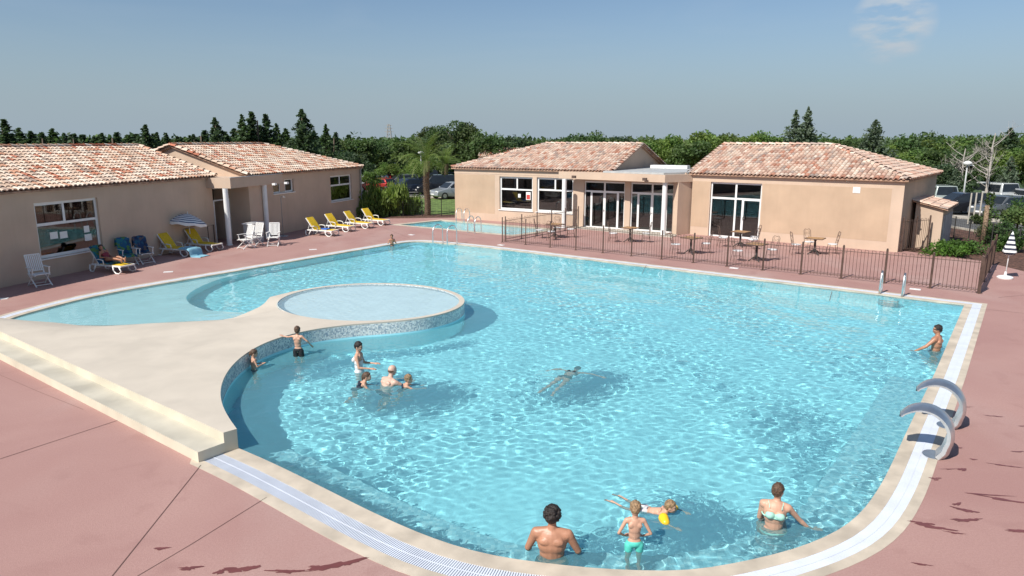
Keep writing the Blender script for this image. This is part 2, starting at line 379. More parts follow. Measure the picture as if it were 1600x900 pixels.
# ================= POOL OUTLINES =================
WZ = -.03
def chaikin(p, n=2, closed=False):
    for _ in range(n):
        q = [] if closed else [p[0]]
        m = len(p)
        for i in range(m if closed else m - 1):
            a, b = p[i], p[(i+1) % m]
            q += [a*.75 + b*.25, a*.25 + b*.75]
        if not closed: q.append(p[-1])
        p = q
    return p
def resample(p, step, closed=False):
    pts = p + ([p[0]] if closed else [])
    out = [pts[0]]; acc = 0
    L = [(pts[i+1]-pts[i]).length for i in range(len(pts)-1)]; tot = sum(L); n = max(2, round(tot/step)); st = tot/n
    i = 0; d = 0
    for k in range(1, n):
        tgt = k*st
        while d + L[i] < tgt: d += L[i]; i += 1
        out.append(pts[i].lerp(pts[i+1], (tgt-d)/L[i]))
    if not closed: out.append(pts[-1])
    return out
# water edge, clockwise from the far corner on the right: down the right side, round the near side, to the terrace
near = [g(u, v) for u, v in [(1507,476),(1461,582),(1412,684),(1392,728),(1376,759),(1350,797),(1319,824),(1275,846),(1215,866),(1110,888),(1040,893),(935,889),(850,880),(770,869),(686,846),(592,806),(499,759),(421,721),(374,701)]]
near = [near[0], near[0].lerp(near[1], .98)] + chaikin(near[1:], 2)
far = [g(u, v) for u, v in [(8,501),(30,493),(70,482),(130,466.5),(200,452.5),(300,435.5),(400,418.5),(500,401),(580,387.5),(620,380.5),(640,377.8),(655,377.2),(680,378.5),(760,386.5)]]
far = [g(-8,512), g(2,505)] + far
far = chaikin(far, 2)
hid = [Vector((-5.75, 12.75, 0)), Vector((-6.4, 14.0, 0)), Vector((-10.2, 17.0, 0)), Vector((-12.6, 18.0, 0))]     # runs under the terrace
outline = resample(near, .3) + hid + resample(far, .3)
outline = [p.to_2d() for p in outline]
def area(p): return sum(p[i].x*p[(i+1) % len(p)].y - p[(i+1) % len(p)].x*p[i].y for i in range(len(p)))/2
if area(outline) < 0: outline.reverse()          # counter clockwise
def offset(p, dist):
    n = len(p); out = []
    for i in range(n):
        a, b, c = p[i-1], p[i], p[(i+1) % n]
        e1 = (b-a).normalized(); e2 = (c-b).normalized()
        n1 = Vector((e1.y, -e1.x)); n2 = Vector((e2.y, -e2.x))
        m = (n1+n2)
        m = m.normalized() if m.length > 1e-6 else n1
        k = max(.5, m.dot(n1)); d = dist[i] if isinstance(dist, list) else dist
        out.append(b + m*d/k)
    return out
# coping width changes along the rim
def cw(p):
    if p.x < -4.7 and p.y < 18.3: return .06
    if p.y > 17: return .58
    if p.x > 3.5: return .58
    if p.x < -1: return .80
    return .80 + (.58-.80)*(p.x+1)/4.5
W = [cw(p) for p in outline]
rings = [offset(outline, [w_*f for w_ in W]) for f in (0, .35, .76, 1.0)]
def strip(mb, A, B, z):
    n = len(A)
    mb.add([(p.x, p.y, z) for p in A] + [(p.x, p.y, z) for p in B], [(i, (i+1) % n, n+(i+1) % n, n+i) for i in range(n)])
mb = MB(); strip(mb, rings[0], rings[1], 0.004); strip(mb, rings[2], rings[3], 0.004)
n = len(outline)     # little kerb faces into the grate channel and to the water
mb.add([(p.x, p.y, .004) for p in rings[1]] + [(p.x, p.y, -.12) for p in rings[1]], [(i, (i+1) % n, n+(i+1) % n, n+i) for i in range(n)])
mb.add([(p.x, p.y, .004) for p in rings[2]] + [(p.x, p.y, -.12) for p in rings[2]], [(i, (i+1) % n, n+(i+1) % n, n+i) for i in range(n)])
mb.add([(p.x, p.y, .004) for p in rings[0]] + [(p.x, p.y, -.20) for p in rings[0]], [(i, (i+1) % n, n+(i+1) % n, n+i) for i in range(n)])
mb.add([(p.x, p.y, .004) for p in rings[3]] + [(p.x, p.y, -.20) for p in rings[3]], [(i, (i+1) % n, n+(i+1) % n, n+i) for i in range(n)])
structure('pool_coping', mb, M['coping'])
mb = MB(); strip(mb, rings[1], rings[2], -.05); structure('overflow_channel', mb, M['channel'])
# grate: real slats near the camera, closed white cover elsewhere
gm = MB()
ga, gb = rings[1], rings[2]
for i in range(n):
    a0, a1, b0, b1 = ga[i], ga[(i+1) % n], gb[i], gb[(i+1) % n]
    mid = (a0+b0)/2
    if mid.y < 11.4 and -5 < mid.x < 2.2: ns, fr = 10, .62
    elif mid.y < 14: ns, fr = 6, .93
    else: ns, fr = 1, 1.0
    for k in range(ns):
        t0 = k/ns; t1 = (k+fr)/ns
        p, q, r, s_ = a0.lerp(a1, t0), a0.lerp(a1, t1), b0.lerp(b1, t1), b0.lerp(b1, t0)
        gm.add([(*x, .001) for x in (p, q, r, s_)] + [(*x, -.03) for x in (p, q, r, s_)], [(0,1,2,3),(0,4,5,1),(1,5,6,2),(2,6,7,3),(3,7,4,0)])
    # centre rib
    c0 = a0.lerp(b0, .48); c1 = a1.lerp(b1, .48); d0 = a0.lerp(b0, .54); d1 = a1.lerp(b1, .54)
    gm.add([(*x, .005) for x in (c0, c1, d1, d0)], [(0,1,2,3)])
structure('overflow_grate', gm, M['grate'], fix=False)
# basin
mb = MB()
bt = offset(outline, .0)
mb.add([(p.x, p.y, -.19) for p in bt] + [(p.x, p.y, -1.3) for p in bt], [(i, (i+1) % n, n+(i+1) % n, n+i) for i in range(n)])
o = structure('pool_wall', mb, M['liner'], smooth=False); receive(o)
mb = MB()
x0 = min(p.x for p in bt)-.3; x1 = max(p.x for p in bt)+.3; y0 = min(p.y for p in bt)-.3; y1 = max(p.y for p in bt)+.3
mb.add([(x0,y0,-1.3),(x1,y0,-1.3),(x1,y1,-1.3),(x0,y1,-1.3)], [(0,1,2,3)])
o = structure('pool_floor', mb, M['liner'], fix=False); receive(o)
# bench under water along the near and right rim
seg = [i for i, p in enumerate(outline) if p.y < 15 and not (p.x < -4.9)]
inn = offset(outline, -.85)
mb = MB()
for i in seg:
    j = (i+1) % n
    if j not in seg: continue
    a, b, c, d = outline[i], outline[j], inn[j], inn[i]
    mb.add([(*a, -.62), (*b, -.62), (*c, -.62), (*d, -.62), (*c, -1.3), (*d, -1.3)], [(0,1,2,3),(3,2,4,5)])
o = structure('underwater_bench', mb, M['bench_tile']); receive(o)
# pale shallow beach on the left with its curved step down
curve = [g(u, v) for u, v in [(396,419.5),(377,424),(345,431),(318,441),(298,451),(289,460),(292,467),(303,474),(325,481),(380,487)]]
curve = [p.to_2d() for p in resample(chaikin(curve, 2), .4)]
beach_edge_hidden = [Vector((-6.2, 15.0)), Vector((-9.0, 13.0)), Vector((-17.0, 18.0))]
lf = [p for p in outline if p.y > 15.5 and p.x < -6.5]
# outer side of the beach follows the rim
rim = sorted([p for p in outline if p.x < curve[0].x + .1 and p.y > 16.8], key=lambda p: p.y)
poly = curve + beach_edge_hidden + [p for p in rim]
NK = [g(u, v).to_2d() for u, v in [(391,481),(355,492),(302,500),(249,505),(178,510),(107,509),(18,503)]]
def beach_z(p):
    d = min((p-c).length for c in curve)
    e = min((p-c.lerp(c2, t)).length for c, c2 in zip(NK[:-1], NK[1:]) for t in (0, .25, .5, .75, 1))
    f = min(1, e/1.6); return -.065 - (.10 + .18*max(0, 1 - d/3.0))*f
mb = MB()
zt = {i: beach_z(p) for i, p in enumerate(poly)}
res = delaunay_2d_cdt([p for p in poly] + [Vector((x*.7, y*.7)) for x in range(-28, -8) for y in range(18, 44)], [], [list(range(len(poly)))], 1, 1e-4)
mb.add([(p.x, p.y, beach_z(p)) for p in res[0]], res[2])
nc = len(curve)
o = structure('beach_floor', mb, M['shelf'], smooth=True); receive(o)
mb = MB()
mb.add([(p.x, p.y, beach_z(p)) for p in curve] + [(p.x, p.y, -1.3) for p in curve], [(i, i+1, nc+i+1, nc+i) for i in range(nc-1)])
o = structure('beach_step', mb, M['liner']); receive(o)
# ================= TERRACE =================
TZ = .36
wallpx = [(370,670),(359,658),(347,637),(341,615.6),(345,598),(355.6,576),(377,555),(409,535.6),(444.5,523),(498,512),(552,506)]
pc = Vector((-4.30, 20.68)); ax = Vector((.94, -.34)).normalized(); ay = Vector((-ax.y, ax.x)); EA, EB = 2.76, 2.40
wl = [g(u, v, TZ) for u, v in wallpx]
for k in range(-66, 178, 6):
    q_ = pc + ax*(EA+.22)*math.cos(R(k)) + ay*(EB+.22)*math.sin(R(k)); wl.append(Vector((q_.x, q_.y, TZ)))
wl = resample(chaikin(wl, 2), .12)
for _ in range(40):
    wl = [wl[0]] + [(wl[i-1]+wl[i]*2+wl[i+1])/4 for i in range(1, len(wl)-1)] + [wl[-1]]
neck = [g(422,463,.34), g(410,473,.30), g(391,481,.22), g(355,492,.10), g(302,500,.0), g(249,505,-.05), g(178,510,-.06), g(107,509,-.06), g(18,503,-.06), g(-60,497,-.05)]
front = [g(u, v, TZ) for u, v in [(-120,464),(0,518),(349,676)]]
dirf = (front[2]-front[1]).normalized(); front[0] = front[1] - dirf*2.2; front[0].z = TZ
endp = front[2]
top = resample(wl, .15) + chaikin(neck, 1) + [front[0]] + resample([front[1]*1.0, front[2]], .4)
top2 = [p.to_2d() for p in top]
beachline = [p for p in neck]
def segd(p, a, b):
    ab = b-a; t = max(0, min(1, (p-a).dot(ab)/max(1e-9, ab.length_squared))); return (p-(a+ab*t)).length
bl2 = [p.to_2d() for p in neck[3:]]; fr2 = [p.to_2d() for p in front] + [p.to_2d() for p in wl]
def terr_z(p):
    db = min(segd(p, bl2[i], bl2[i+1]) for i in range(len(bl2)-1))
    df = min(segd(p, fr2[i], fr2[i+1]) for i in range(len(fr2)-1))
    t = db/max(1e-6, min(db+df, 2.2)); t = max(0, min(1, t)); t = math.sin(t*math.pi/2)**1.15
    lo_ = -.045 if p.x > -12.2 else min(.012, -.045 + (-12.2-p.x)*.07)
    return lo_ + (TZ-lo_)*t
grid = [Vector((x*.3, y*.3)) for x in range(-60, 0) for y in range(30, 80)]
def inpoly(p, poly):
    c = False; m = len(poly)
    for i in range(m):
        a, b = poly[i], poly[i-1]
        if (a.y > p.y) != (b.y > p.y) and p.x < (b.x-a.x)*(p.y-a.y)/(b.y-a.y)+a.x: c = not c
    return c
# paddling pool: ellipse
pc = Vector((-4.30, 20.68)); ax = Vector((.94, -.34)).normalized(); ay = Vector((-ax.y, ax.x)); EA, EB = 2.76, 2.40
ell = [pc + ax*EA*math.cos(t*math.tau/72) + ay*EB*math.sin(t*math.tau/72) for t in range(72)]
tl2 = top2+[top2[0]]; el2 = ell+[ell[0]]
grid = [p for p in grid if inpoly(p, top2) and not inpoly(p, ell) and min(segd(p, a, b) for a, b in zip(tl2[:-1], tl2[1:])) > .16 and min(segd(p, a, b) for a, b in zip(el2[:-1], el2[1:])) > .16]
m0 = len(top2)
res = delaunay_2d_cdt(top2 + ell + grid, [], [list(range(m0)), list(range(m0, m0+72))], 0, 1e-4)
faces = []
for f in res[2]:
    c = sum((res[0][i] for i in f), Vector((0, 0)))/len(f)
    if inpoly(c, top2) and not inpoly(c, ell): faces.append(f)
mb = MB(); mb.add([(p.x, p.y, terr_z(p)) for p in res[0]], faces)
to = receive(structure('terrace', mb, M['stone'], smooth=True))
bm = bmesh.new(); bm.from_mesh(to.data); bmesh.ops.dissolve_degenerate(bm, dist=.01, edges=bm.edges); bmesh.ops.recalc_face_normals(bm, faces=bm.faces)
for f_ in bm.faces:
    if f_.normal.z < 0: f_.normal_flip()
bm.to_mesh(to.data); bm.free()
# mosaic wall below the rim (with a thin stone lip)
wr = resample(wl, .15)
nw = len(wr)
mb = MB(); mb.add([(p.x, p.y, terr_z(p.to_2d())) for p in wr] + [(p.x, p.y, TZ-.035) for p in wr], [(i, i+1, nw+i+1, nw+i) for i in range(nw-1)])
structure('terrace_lip', mb, M['stone'])
full = wr + [Vector((p.x, p.y, 0)) for p in neck[:5]]
nf = len(full)
tz_ = [(TZ-.035) if i < nw else min(TZ-.035, terr_z(p.to_2d())-.004) for i, p in enumerate(full)]
mb = MB(); mb.add([(p.x, p.y, z_) for p, z_ in zip(full, tz_)] + [(p.x, p.y, min(z_-.001, .02)) for p, z_ in zip(full, tz_)], [(i, i+1, nf+i+1, nf+i) for i in range(nf-1)])
structure('mosaic_rim', mb, M['mosaic'], smooth=True)
mb = MB(); mb.add([(p.x, p.y, min(z_-.001, .02)) for p, z_ in zip(full, tz_)] + [(p.x, p.y, -1.32) for p in full], [(i, i+1, nf+i+1, nf+i) for i in range(nf-1)])
o = structure('mosaic_wall', mb, M['liner'], smooth=True); receive(o)
# fill that closes the end and front: two steps
fdir = (front[2]-front[1]).to_2d().normalized(); fn = Vector((fdir.y, -fdir.x))
if fn.y > 0: fn = -fn
e = endp.to_2d(); s0 = front[0].to_2d()
wc = wl[0].to_2d()
mb = MB()
def quadwall(a, b, z0, z1): mb.add([(*a, z0), (*b, z0), (*b, z1), (*a, z1)], [(0,1,2,3)])
tr = .46
e2 = e + fn*tr - fdir*.0; s2 = s0 + fn*tr
# rounded-looking bullnose kept by slim bevel strips
quadwall(s0, e, .18, TZ-.0)
quadwall(s2, e2, -.02, .18)
quadwall(e2, e, -.02, .18)
quadwall(e, wc, -.35, TZ-.0); 
structure('terrace_steps', mb, M['step'])
mb = MB(); mb.add([(*s0, .18), (*e, .18), (*e2, .18), (*s2, .18)], [(0,1,2,3)]); structure('step_tread', mb, M['tread'], fix=False)
# paddling pool basin + still water
mb = MB()
mb.add([(*p, TZ) for p in ell] + [(*p, TZ-.28) for p in ell], [(i, (i+1) % 72, 72+(i+1) % 72, 72+i) for i in range(72)])
structure('paddling_pool_wall', mb, M['mosaic'], smooth=True)
mb = MB(); mb.add([(*p, TZ-.25) for p in offset(ell, .03)], [tuple(range(72))])
o = structure('paddling_pool_floor', mb, M['shelf'], fix=False); receive(o)
# ================= WATER =================
rng = np.random.default_rng(11)
def waves(X, Y, lo, hi, nw_, amp, pw=1.0, seed=1, maindir=None, spread=3.14):
    r = np.random.default_rng(seed); Z = np.zeros_like(X)
    for i in range(nw_):
        lam = lo*(hi/lo)**r.random(); th = (maindir if maindir is not None else 0) + (r.random()*2-1)*spread; k = 2*math.pi/lam
        Z += amp*lam**pw*np.sin(k*(X*math.cos(th)+Y*math.sin(th))+r.random()*6.28)
    return Z
def dist_poly(X, Y, pts):
    D = np.full(X.shape, 1e9)
    for a, b in zip(pts[:-1], pts[1:]):
        abx, aby = b[0]-a[0], b[1]-a[1]; t = np.clip(((X-a[0])*abx+(Y-a[1])*aby)/(abx*abx+aby*aby), 0, 1)
        D = np.minimum(D, np.hypot(X-a[0]-t*abx, Y-a[1]-t*aby))
    return D
def in_np(X, Y, poly):
    c = np.zeros(X.shape, bool); m = len(poly)
    for i in range(m):
        a, b = poly[i], poly[i-1]
        if a[1] == b[1]: continue
        k = ((a[1] > Y) != (b[1] > Y)) & (X < (b[0]-a[0])*(Y-a[1])/(b[1]-a[1])+a[0]); c ^= k
    return c
ys = [7.0]
while ys[-1] < 37: ys.append(ys[-1] + .034 + max(0, ys[-1]-12)*.0018)
ys = np.array(ys); xs = np.arange(-15.2, 15.2, .05)
X, Y = np.meshgrid(xs, ys)
warp = waves(X, Y, 3, 9, 8, .12, 0, 5)
calm = .8 + .3*np.sin(warp*4)
for (u_, v_, s_, k_) in [(720,760,1.5,.55),(840,690,2.2,.4),(1130,740,.9,.3),(560,720,1.0,-.4),(1230,640,2.5,-.35),(800,450,5,-.1)]:
    q_ = g(u_, v_); calm = calm*(1-k_*np.exp(-((X-q_.x)**2+(Y-q_.y)**2)/s_**2))

Z = waves(X, Y, .17, .46, 60, .00115, 1.0, 1)*calm + waves(X, Y, .9, 2.6, 18, .0010, 1.0, 2) + waves(X, Y, .10, .20, 50, .0013, 1.0, 3)*calm
jl = [g(u, v).to_2d() for u, v in [(418,712),(480,742),(560,788),(640,822),(740,858)]]
jet = np.exp(-(dist_poly(X, Y, jl)/.14)**2)
jet2 = np.exp(-(dist_poly(X, Y, [g(u, v).to_2d() for u, v in [(1180,850),(1270,815),(1350,765),(1385,700)]])/.45)**2)*.6
jet3 = np.exp(-(dist_poly(X, Y, [g(u, v).to_2d() for u, v in [(500,546),(600,536),(690,524)]])/.3)**2)*.8
jm = np.clip(jet*1.5+jet2+jet3, 0, 1.6)
Z += jm*waves(X, Y, .10, .26, 30, .0095, 1.0, 4)
# rings and small wakes round the bathers
for (bx_, by_, am) in [(.50,8.08,1.3),(1.55,8.1,.8),(2.0,9.1,1.4),(2.45,8.9,.9),(3.5,8.66,1.2),(10.5,16.9,1),(-5.1,16.3,1.3),(-5.9,15.35,.7),(-3.45,15.2,.8),(-3.3,14.2,1.2),(-2.75,14.25,1.3),(-2.35,14.15,1.2),(1.2,15.0,1.5),(.8,14.6,1.0),(-5.85,34.4,1)]:
    rr_ = np.hypot(X-bx_, Y-by_); Z += am*.0055*np.exp(-(rr_/.75)**2)*np.sin(rr_*2*math.pi/.19+bx_) + am*.9*np.exp(-(rr_/.42)**2)*waves(X, Y, .09, .2, 8, .010, 1.0, int(abs(bx_)*10)+40)
# the beach on the left is calm
bm_ = in_np(X, Y, [tuple(p) for p in poly])
db = np.where(bm_, np.clip(dist_poly(X, Y, [tuple(p) for p in curve])/1.5, 0, 1), 0)
Z *= (1-.65*db)
V = np.stack([X.ravel(), Y.ravel(), (Z+WZ).ravel()], 1)
ny, nx = X.shape; idx = np.arange(nx*ny).reshape(ny, nx)
Fc = np.stack([idx[:-1,:-1], idx[:-1,1:], idx[1:,1:], idx[1:,:-1]], -1).reshape(-1, 4)
cx = V[Fc].mean(1)
grow = offset(outline, .07)
keep = in_np(cx[:,0], cx[:,1], [tuple(p) for p in grow]); Fc = Fc[keep]
used = np.unique(Fc); remap = -np.ones(len(V), int); remap[used] = np.arange(len(used)); V = V[used]; Fc = remap[Fc]
water = npmesh('water', V, Fc, M['water'], smooth=True); water['kind'] = 'structure'; water.cycles.is_caustics_caster = True
xs = np.arange(-7.6, -1.1, .035); ys = np.arange(17.6, 23.4, .035); X, Y = np.meshgrid(xs, ys)
Z = TZ-.022 + waves(X, Y, .1, .4, 30, .0020, 1.0, 8)
V = np.stack([X.ravel(), Y.ravel(), Z.ravel()], 1); ny, nx = X.shape; idx = np.arange(nx*ny).reshape(ny, nx)
Fc = np.stack([idx[:-1,:-1], idx[:-1,1:], idx[1:,1:], idx[1:,:-1]], -1).reshape(-1, 4); cx = V[Fc].mean(1)
Fc = Fc[in_np(cx[:,0], cx[:,1], [tuple(p) for p in offset(ell, .03)])]
used = np.unique(Fc); remap = -np.ones(len(V), int); remap[used] = np.arange(len(used)); V = V[used]; Fc = remap[Fc]
pw = npmesh('paddling_water', V, Fc, M['palewater'], smooth=True); pw['kind'] = 'structure'; pw.cycles.is_caustics_caster = True
# ================= SMALL POOL BEHIND =================
sp = [g(625,351), g(690,344.3), g(842,355), g(800,367)]
sp[2] = sp[1] + (sp[3]-sp[0]); sp = [p.to_2d() for p in sp]
if area(sp) < 0: sp.reverse()
spo = offset(sp, .42)
mb = MB(); mb.add([(*p, .005) for p in sp] + [(*p, .005) for p in spo], [(i, (i+1) % 4, 4+(i+1) % 4, 4+i) for i in range(4)])
mb.add([(*p, .005) for p in sp] + [(*p, -.3) for p in sp], [(i, (i+1) % 4, 4+(i+1) % 4, 4+i) for i in range(4)])
structure('small_pool_coping', mb, M['coping'])
mb = MB(); mb.add([(*p, -.3) for p in sp] + [(*p, -1.0) for p in sp], [(i, (i+1) % 4, 4+(i+1) % 4, 4+i) for i in range(4)] + [(4,5,6,7)])
receive(structure('small_pool_basin', mb, M['liner']))
cx0, cy0 = min(p.x for p in sp), min(p.y for p in sp); X, Y = np.meshgrid(np.arange(cx0-.2, max(p.x for p in sp)+.2, .08), np.arange(cy0-.2, max(p.y for p in sp)+.2, .08))
Z = -.04 + waves(X, Y, .3, .8, 24, .002, 1.0, 9)
V = np.stack([X.ravel(), Y.ravel(), Z.ravel()], 1); ny, nx = X.shape; idx = np.arange(nx*ny).reshape(ny, nx)
Fc = np.stack([idx[:-1,:-1], idx[:-1,1:], idx[1:,1:], idx[1:,:-1]], -1).reshape(-1, 4); cx = V[Fc].mean(1)
Fc = Fc[in_np(cx[:,0], cx[:,1], [tuple(p) for p in offset(sp, .05)])]
used = np.unique(Fc); remap = -np.ones(len(V), int); remap[used] = np.arange(len(used)); V = V[used]; Fc = remap[Fc]
pw = npmesh('small_pool_water', V, Fc, M['water'], smooth=True); pw['kind'] = 'structure'; pw.cycles.is_caustics_caster = True
# ================= DECK, GROUND =================
def sheet(name, outer, holes, z, m):
    polys = [[Vector((p[0], p[1], 0)) for p in outer]] + [[Vector((p[0], p[1], 0)) for p in h] for h in holes]
    tri = tessellate_polygon(polys); vs = [(p.x, p.y, z) for q in polys for p in q]
    mb = MB(); mb.add(vs, [tuple(t) for t in tri]); mb_o = structure(name, mb, m)
    return mb_o
ring3 = rings[3]
deck_out = [Vector((-24, 2)), Vector((24, 2)), g(1680,445).to_2d(), g(1600,424).to_2d(), g(1536,408).to_2d(), g(1472,400).to_2d(), g(1405,391).to_2d() , Vector((18.6, 34.0)), Vector((9.5, 42.0)), g(718,338).to_2d(), g(712,340).to_2d(), g(600,341.5).to_2d(), g(566,341).to_2d(), Vector((-10.6, 48.2)), Vector((-24, 46))]
sheet('pool_deck', deck_out, [ring3, spo], 0.0, M['deck'])
big = [Vector((-3000, -200)), Vector((3000, -200)), Vector((3000, 4000)), Vector((-3000, 4000))]
sheet('ground', big, [[p.lerp(Vector((0, 28)), .02) for p in deck_out]], -.06, M['earth'])
jm_ = MB()
def groove(pts, w=.014):
    pts = [g(*p).to_2d() for p in pts]
    for a, b in zip(pts[:-1], pts[1:]):
        d = (b-a).normalized(); nn = Vector((d.y, -d.x))*w/2
        jm_.add([(*(a-nn), .004), (*(b-nn), .004), (*(b+nn), .004), (*(a+nn), .004)], [(0,1,2,3)])
groove([(-60,737),(187,656)]); groove([(150,932),(314,727)]); groove([(190,915),(300,850),(417,777)], .010); groove([(-60,560),(60,612),(130,640)], .007)
groove([(1598,500),(1700,520)]); groove([(1488,478),(1700,500)]); groove([(1300,455),(1296,470)]); groove([(1010,414),(1003,428)])
groove([(590,352),(640,372)]); groove([(700,362),(760,372)]);  groove([(1560,465),(1700,452)])
structure('deck_joints', jm_, M['joint'])
# splash marks of wet concrete
rs = random.Random(3)
sm_ = MB()
def splat(u, v, a, b, rot):
    c = g(u, v); pts = []
    k = 26
    for i in range(k):
        t = math.tau*i/k; r = 1 + .38*rs.uniform(-1, 1) + .25*math.sin(3*t+rs.random())
        x, y = a*r*math.cos(t), b*r*math.sin(t)
        pts.append((c.x + x*math.cos(rot)-y*math.sin(rot), c.y + x*math.sin(rot)+y*math.cos(rot), .0045 + len(sm_.v)*1e-6))
    tri = tessellate_polygon([[Vector(p) for p in pts]]); sm_.add(pts, [tuple(t) for t in tri])
for a in [(520,884,.26,.045,.40),(548,879,.16,.04,.45),(370,890,.17,.05,.1),(390,888,.10,.04,.3),(450,893,.22,.035,0),(492,886,.07,.03,0),(296,888,.12,.035,.1),(253,857,.09,.03,.1),(345,893,.07,.04,.8),
          (1460,824,.22,.035,-.35),(1440,818,.13,.045,-.3),(1492,833,.12,.02,-.3),(1507,797,.13,.04,-.5),(1496,788,.07,.03,.4),(1505,813,.14,.035,0),(1522,812,.09,.03,.1),(1461,748,.07,.045,0),(1504,734,.06,.05,.3),(1485,733,.14,.012,.05),(1575,782,.35,.03,-.4),(1540,773,.28,.018,-.15),(1597,830,.2,.04,0),(1590,706,.10,.02,0),(1521,718,.05,.02,-.3),(1560,651,.09,.02,-.3),(1548,650,.1,.015,-.3),(1597,666,.06,.02,0),(1440,882,.1,.02,-.3),(1512,636,.1,.012,0),(1572,728,.2,.02,-.35),(1500,700,.05,.02,0)]:
    splat(*a)
structure('wet_patches', sm_, M['wet'])
# small white inlet lids set in the deck
for (u, v) in [(263,425),(489,390),(3,467),(643,367),(1147,419),(1430,452),(783,383)]:
    c = g(u, v); lid = MB(); lid.box((-.17,-.11,.0), (.17,.11,.012)); lid.box((-.05,-.015,.012),(.05,.015,.018))
    o = lid.build('skimmer_lid', M['white']); o.location = c; o.rotation_euler = (0, 0, R(20 if u < 500 else -35))
    where = {263: 'near the lounger with pale towel', 489: 'before the row of yellow loungers', 3: 'at the far left end of the pool', 643: 'between far pool corner and small pool', 1147: 'before the bistro fence', 1430: 'beside the right grab rail', 783: 'at the left fence corner'}[u]
    tag(o, 'small white lid in the red deck, ' + where, 'pool lid', 'white lids set in the deck')
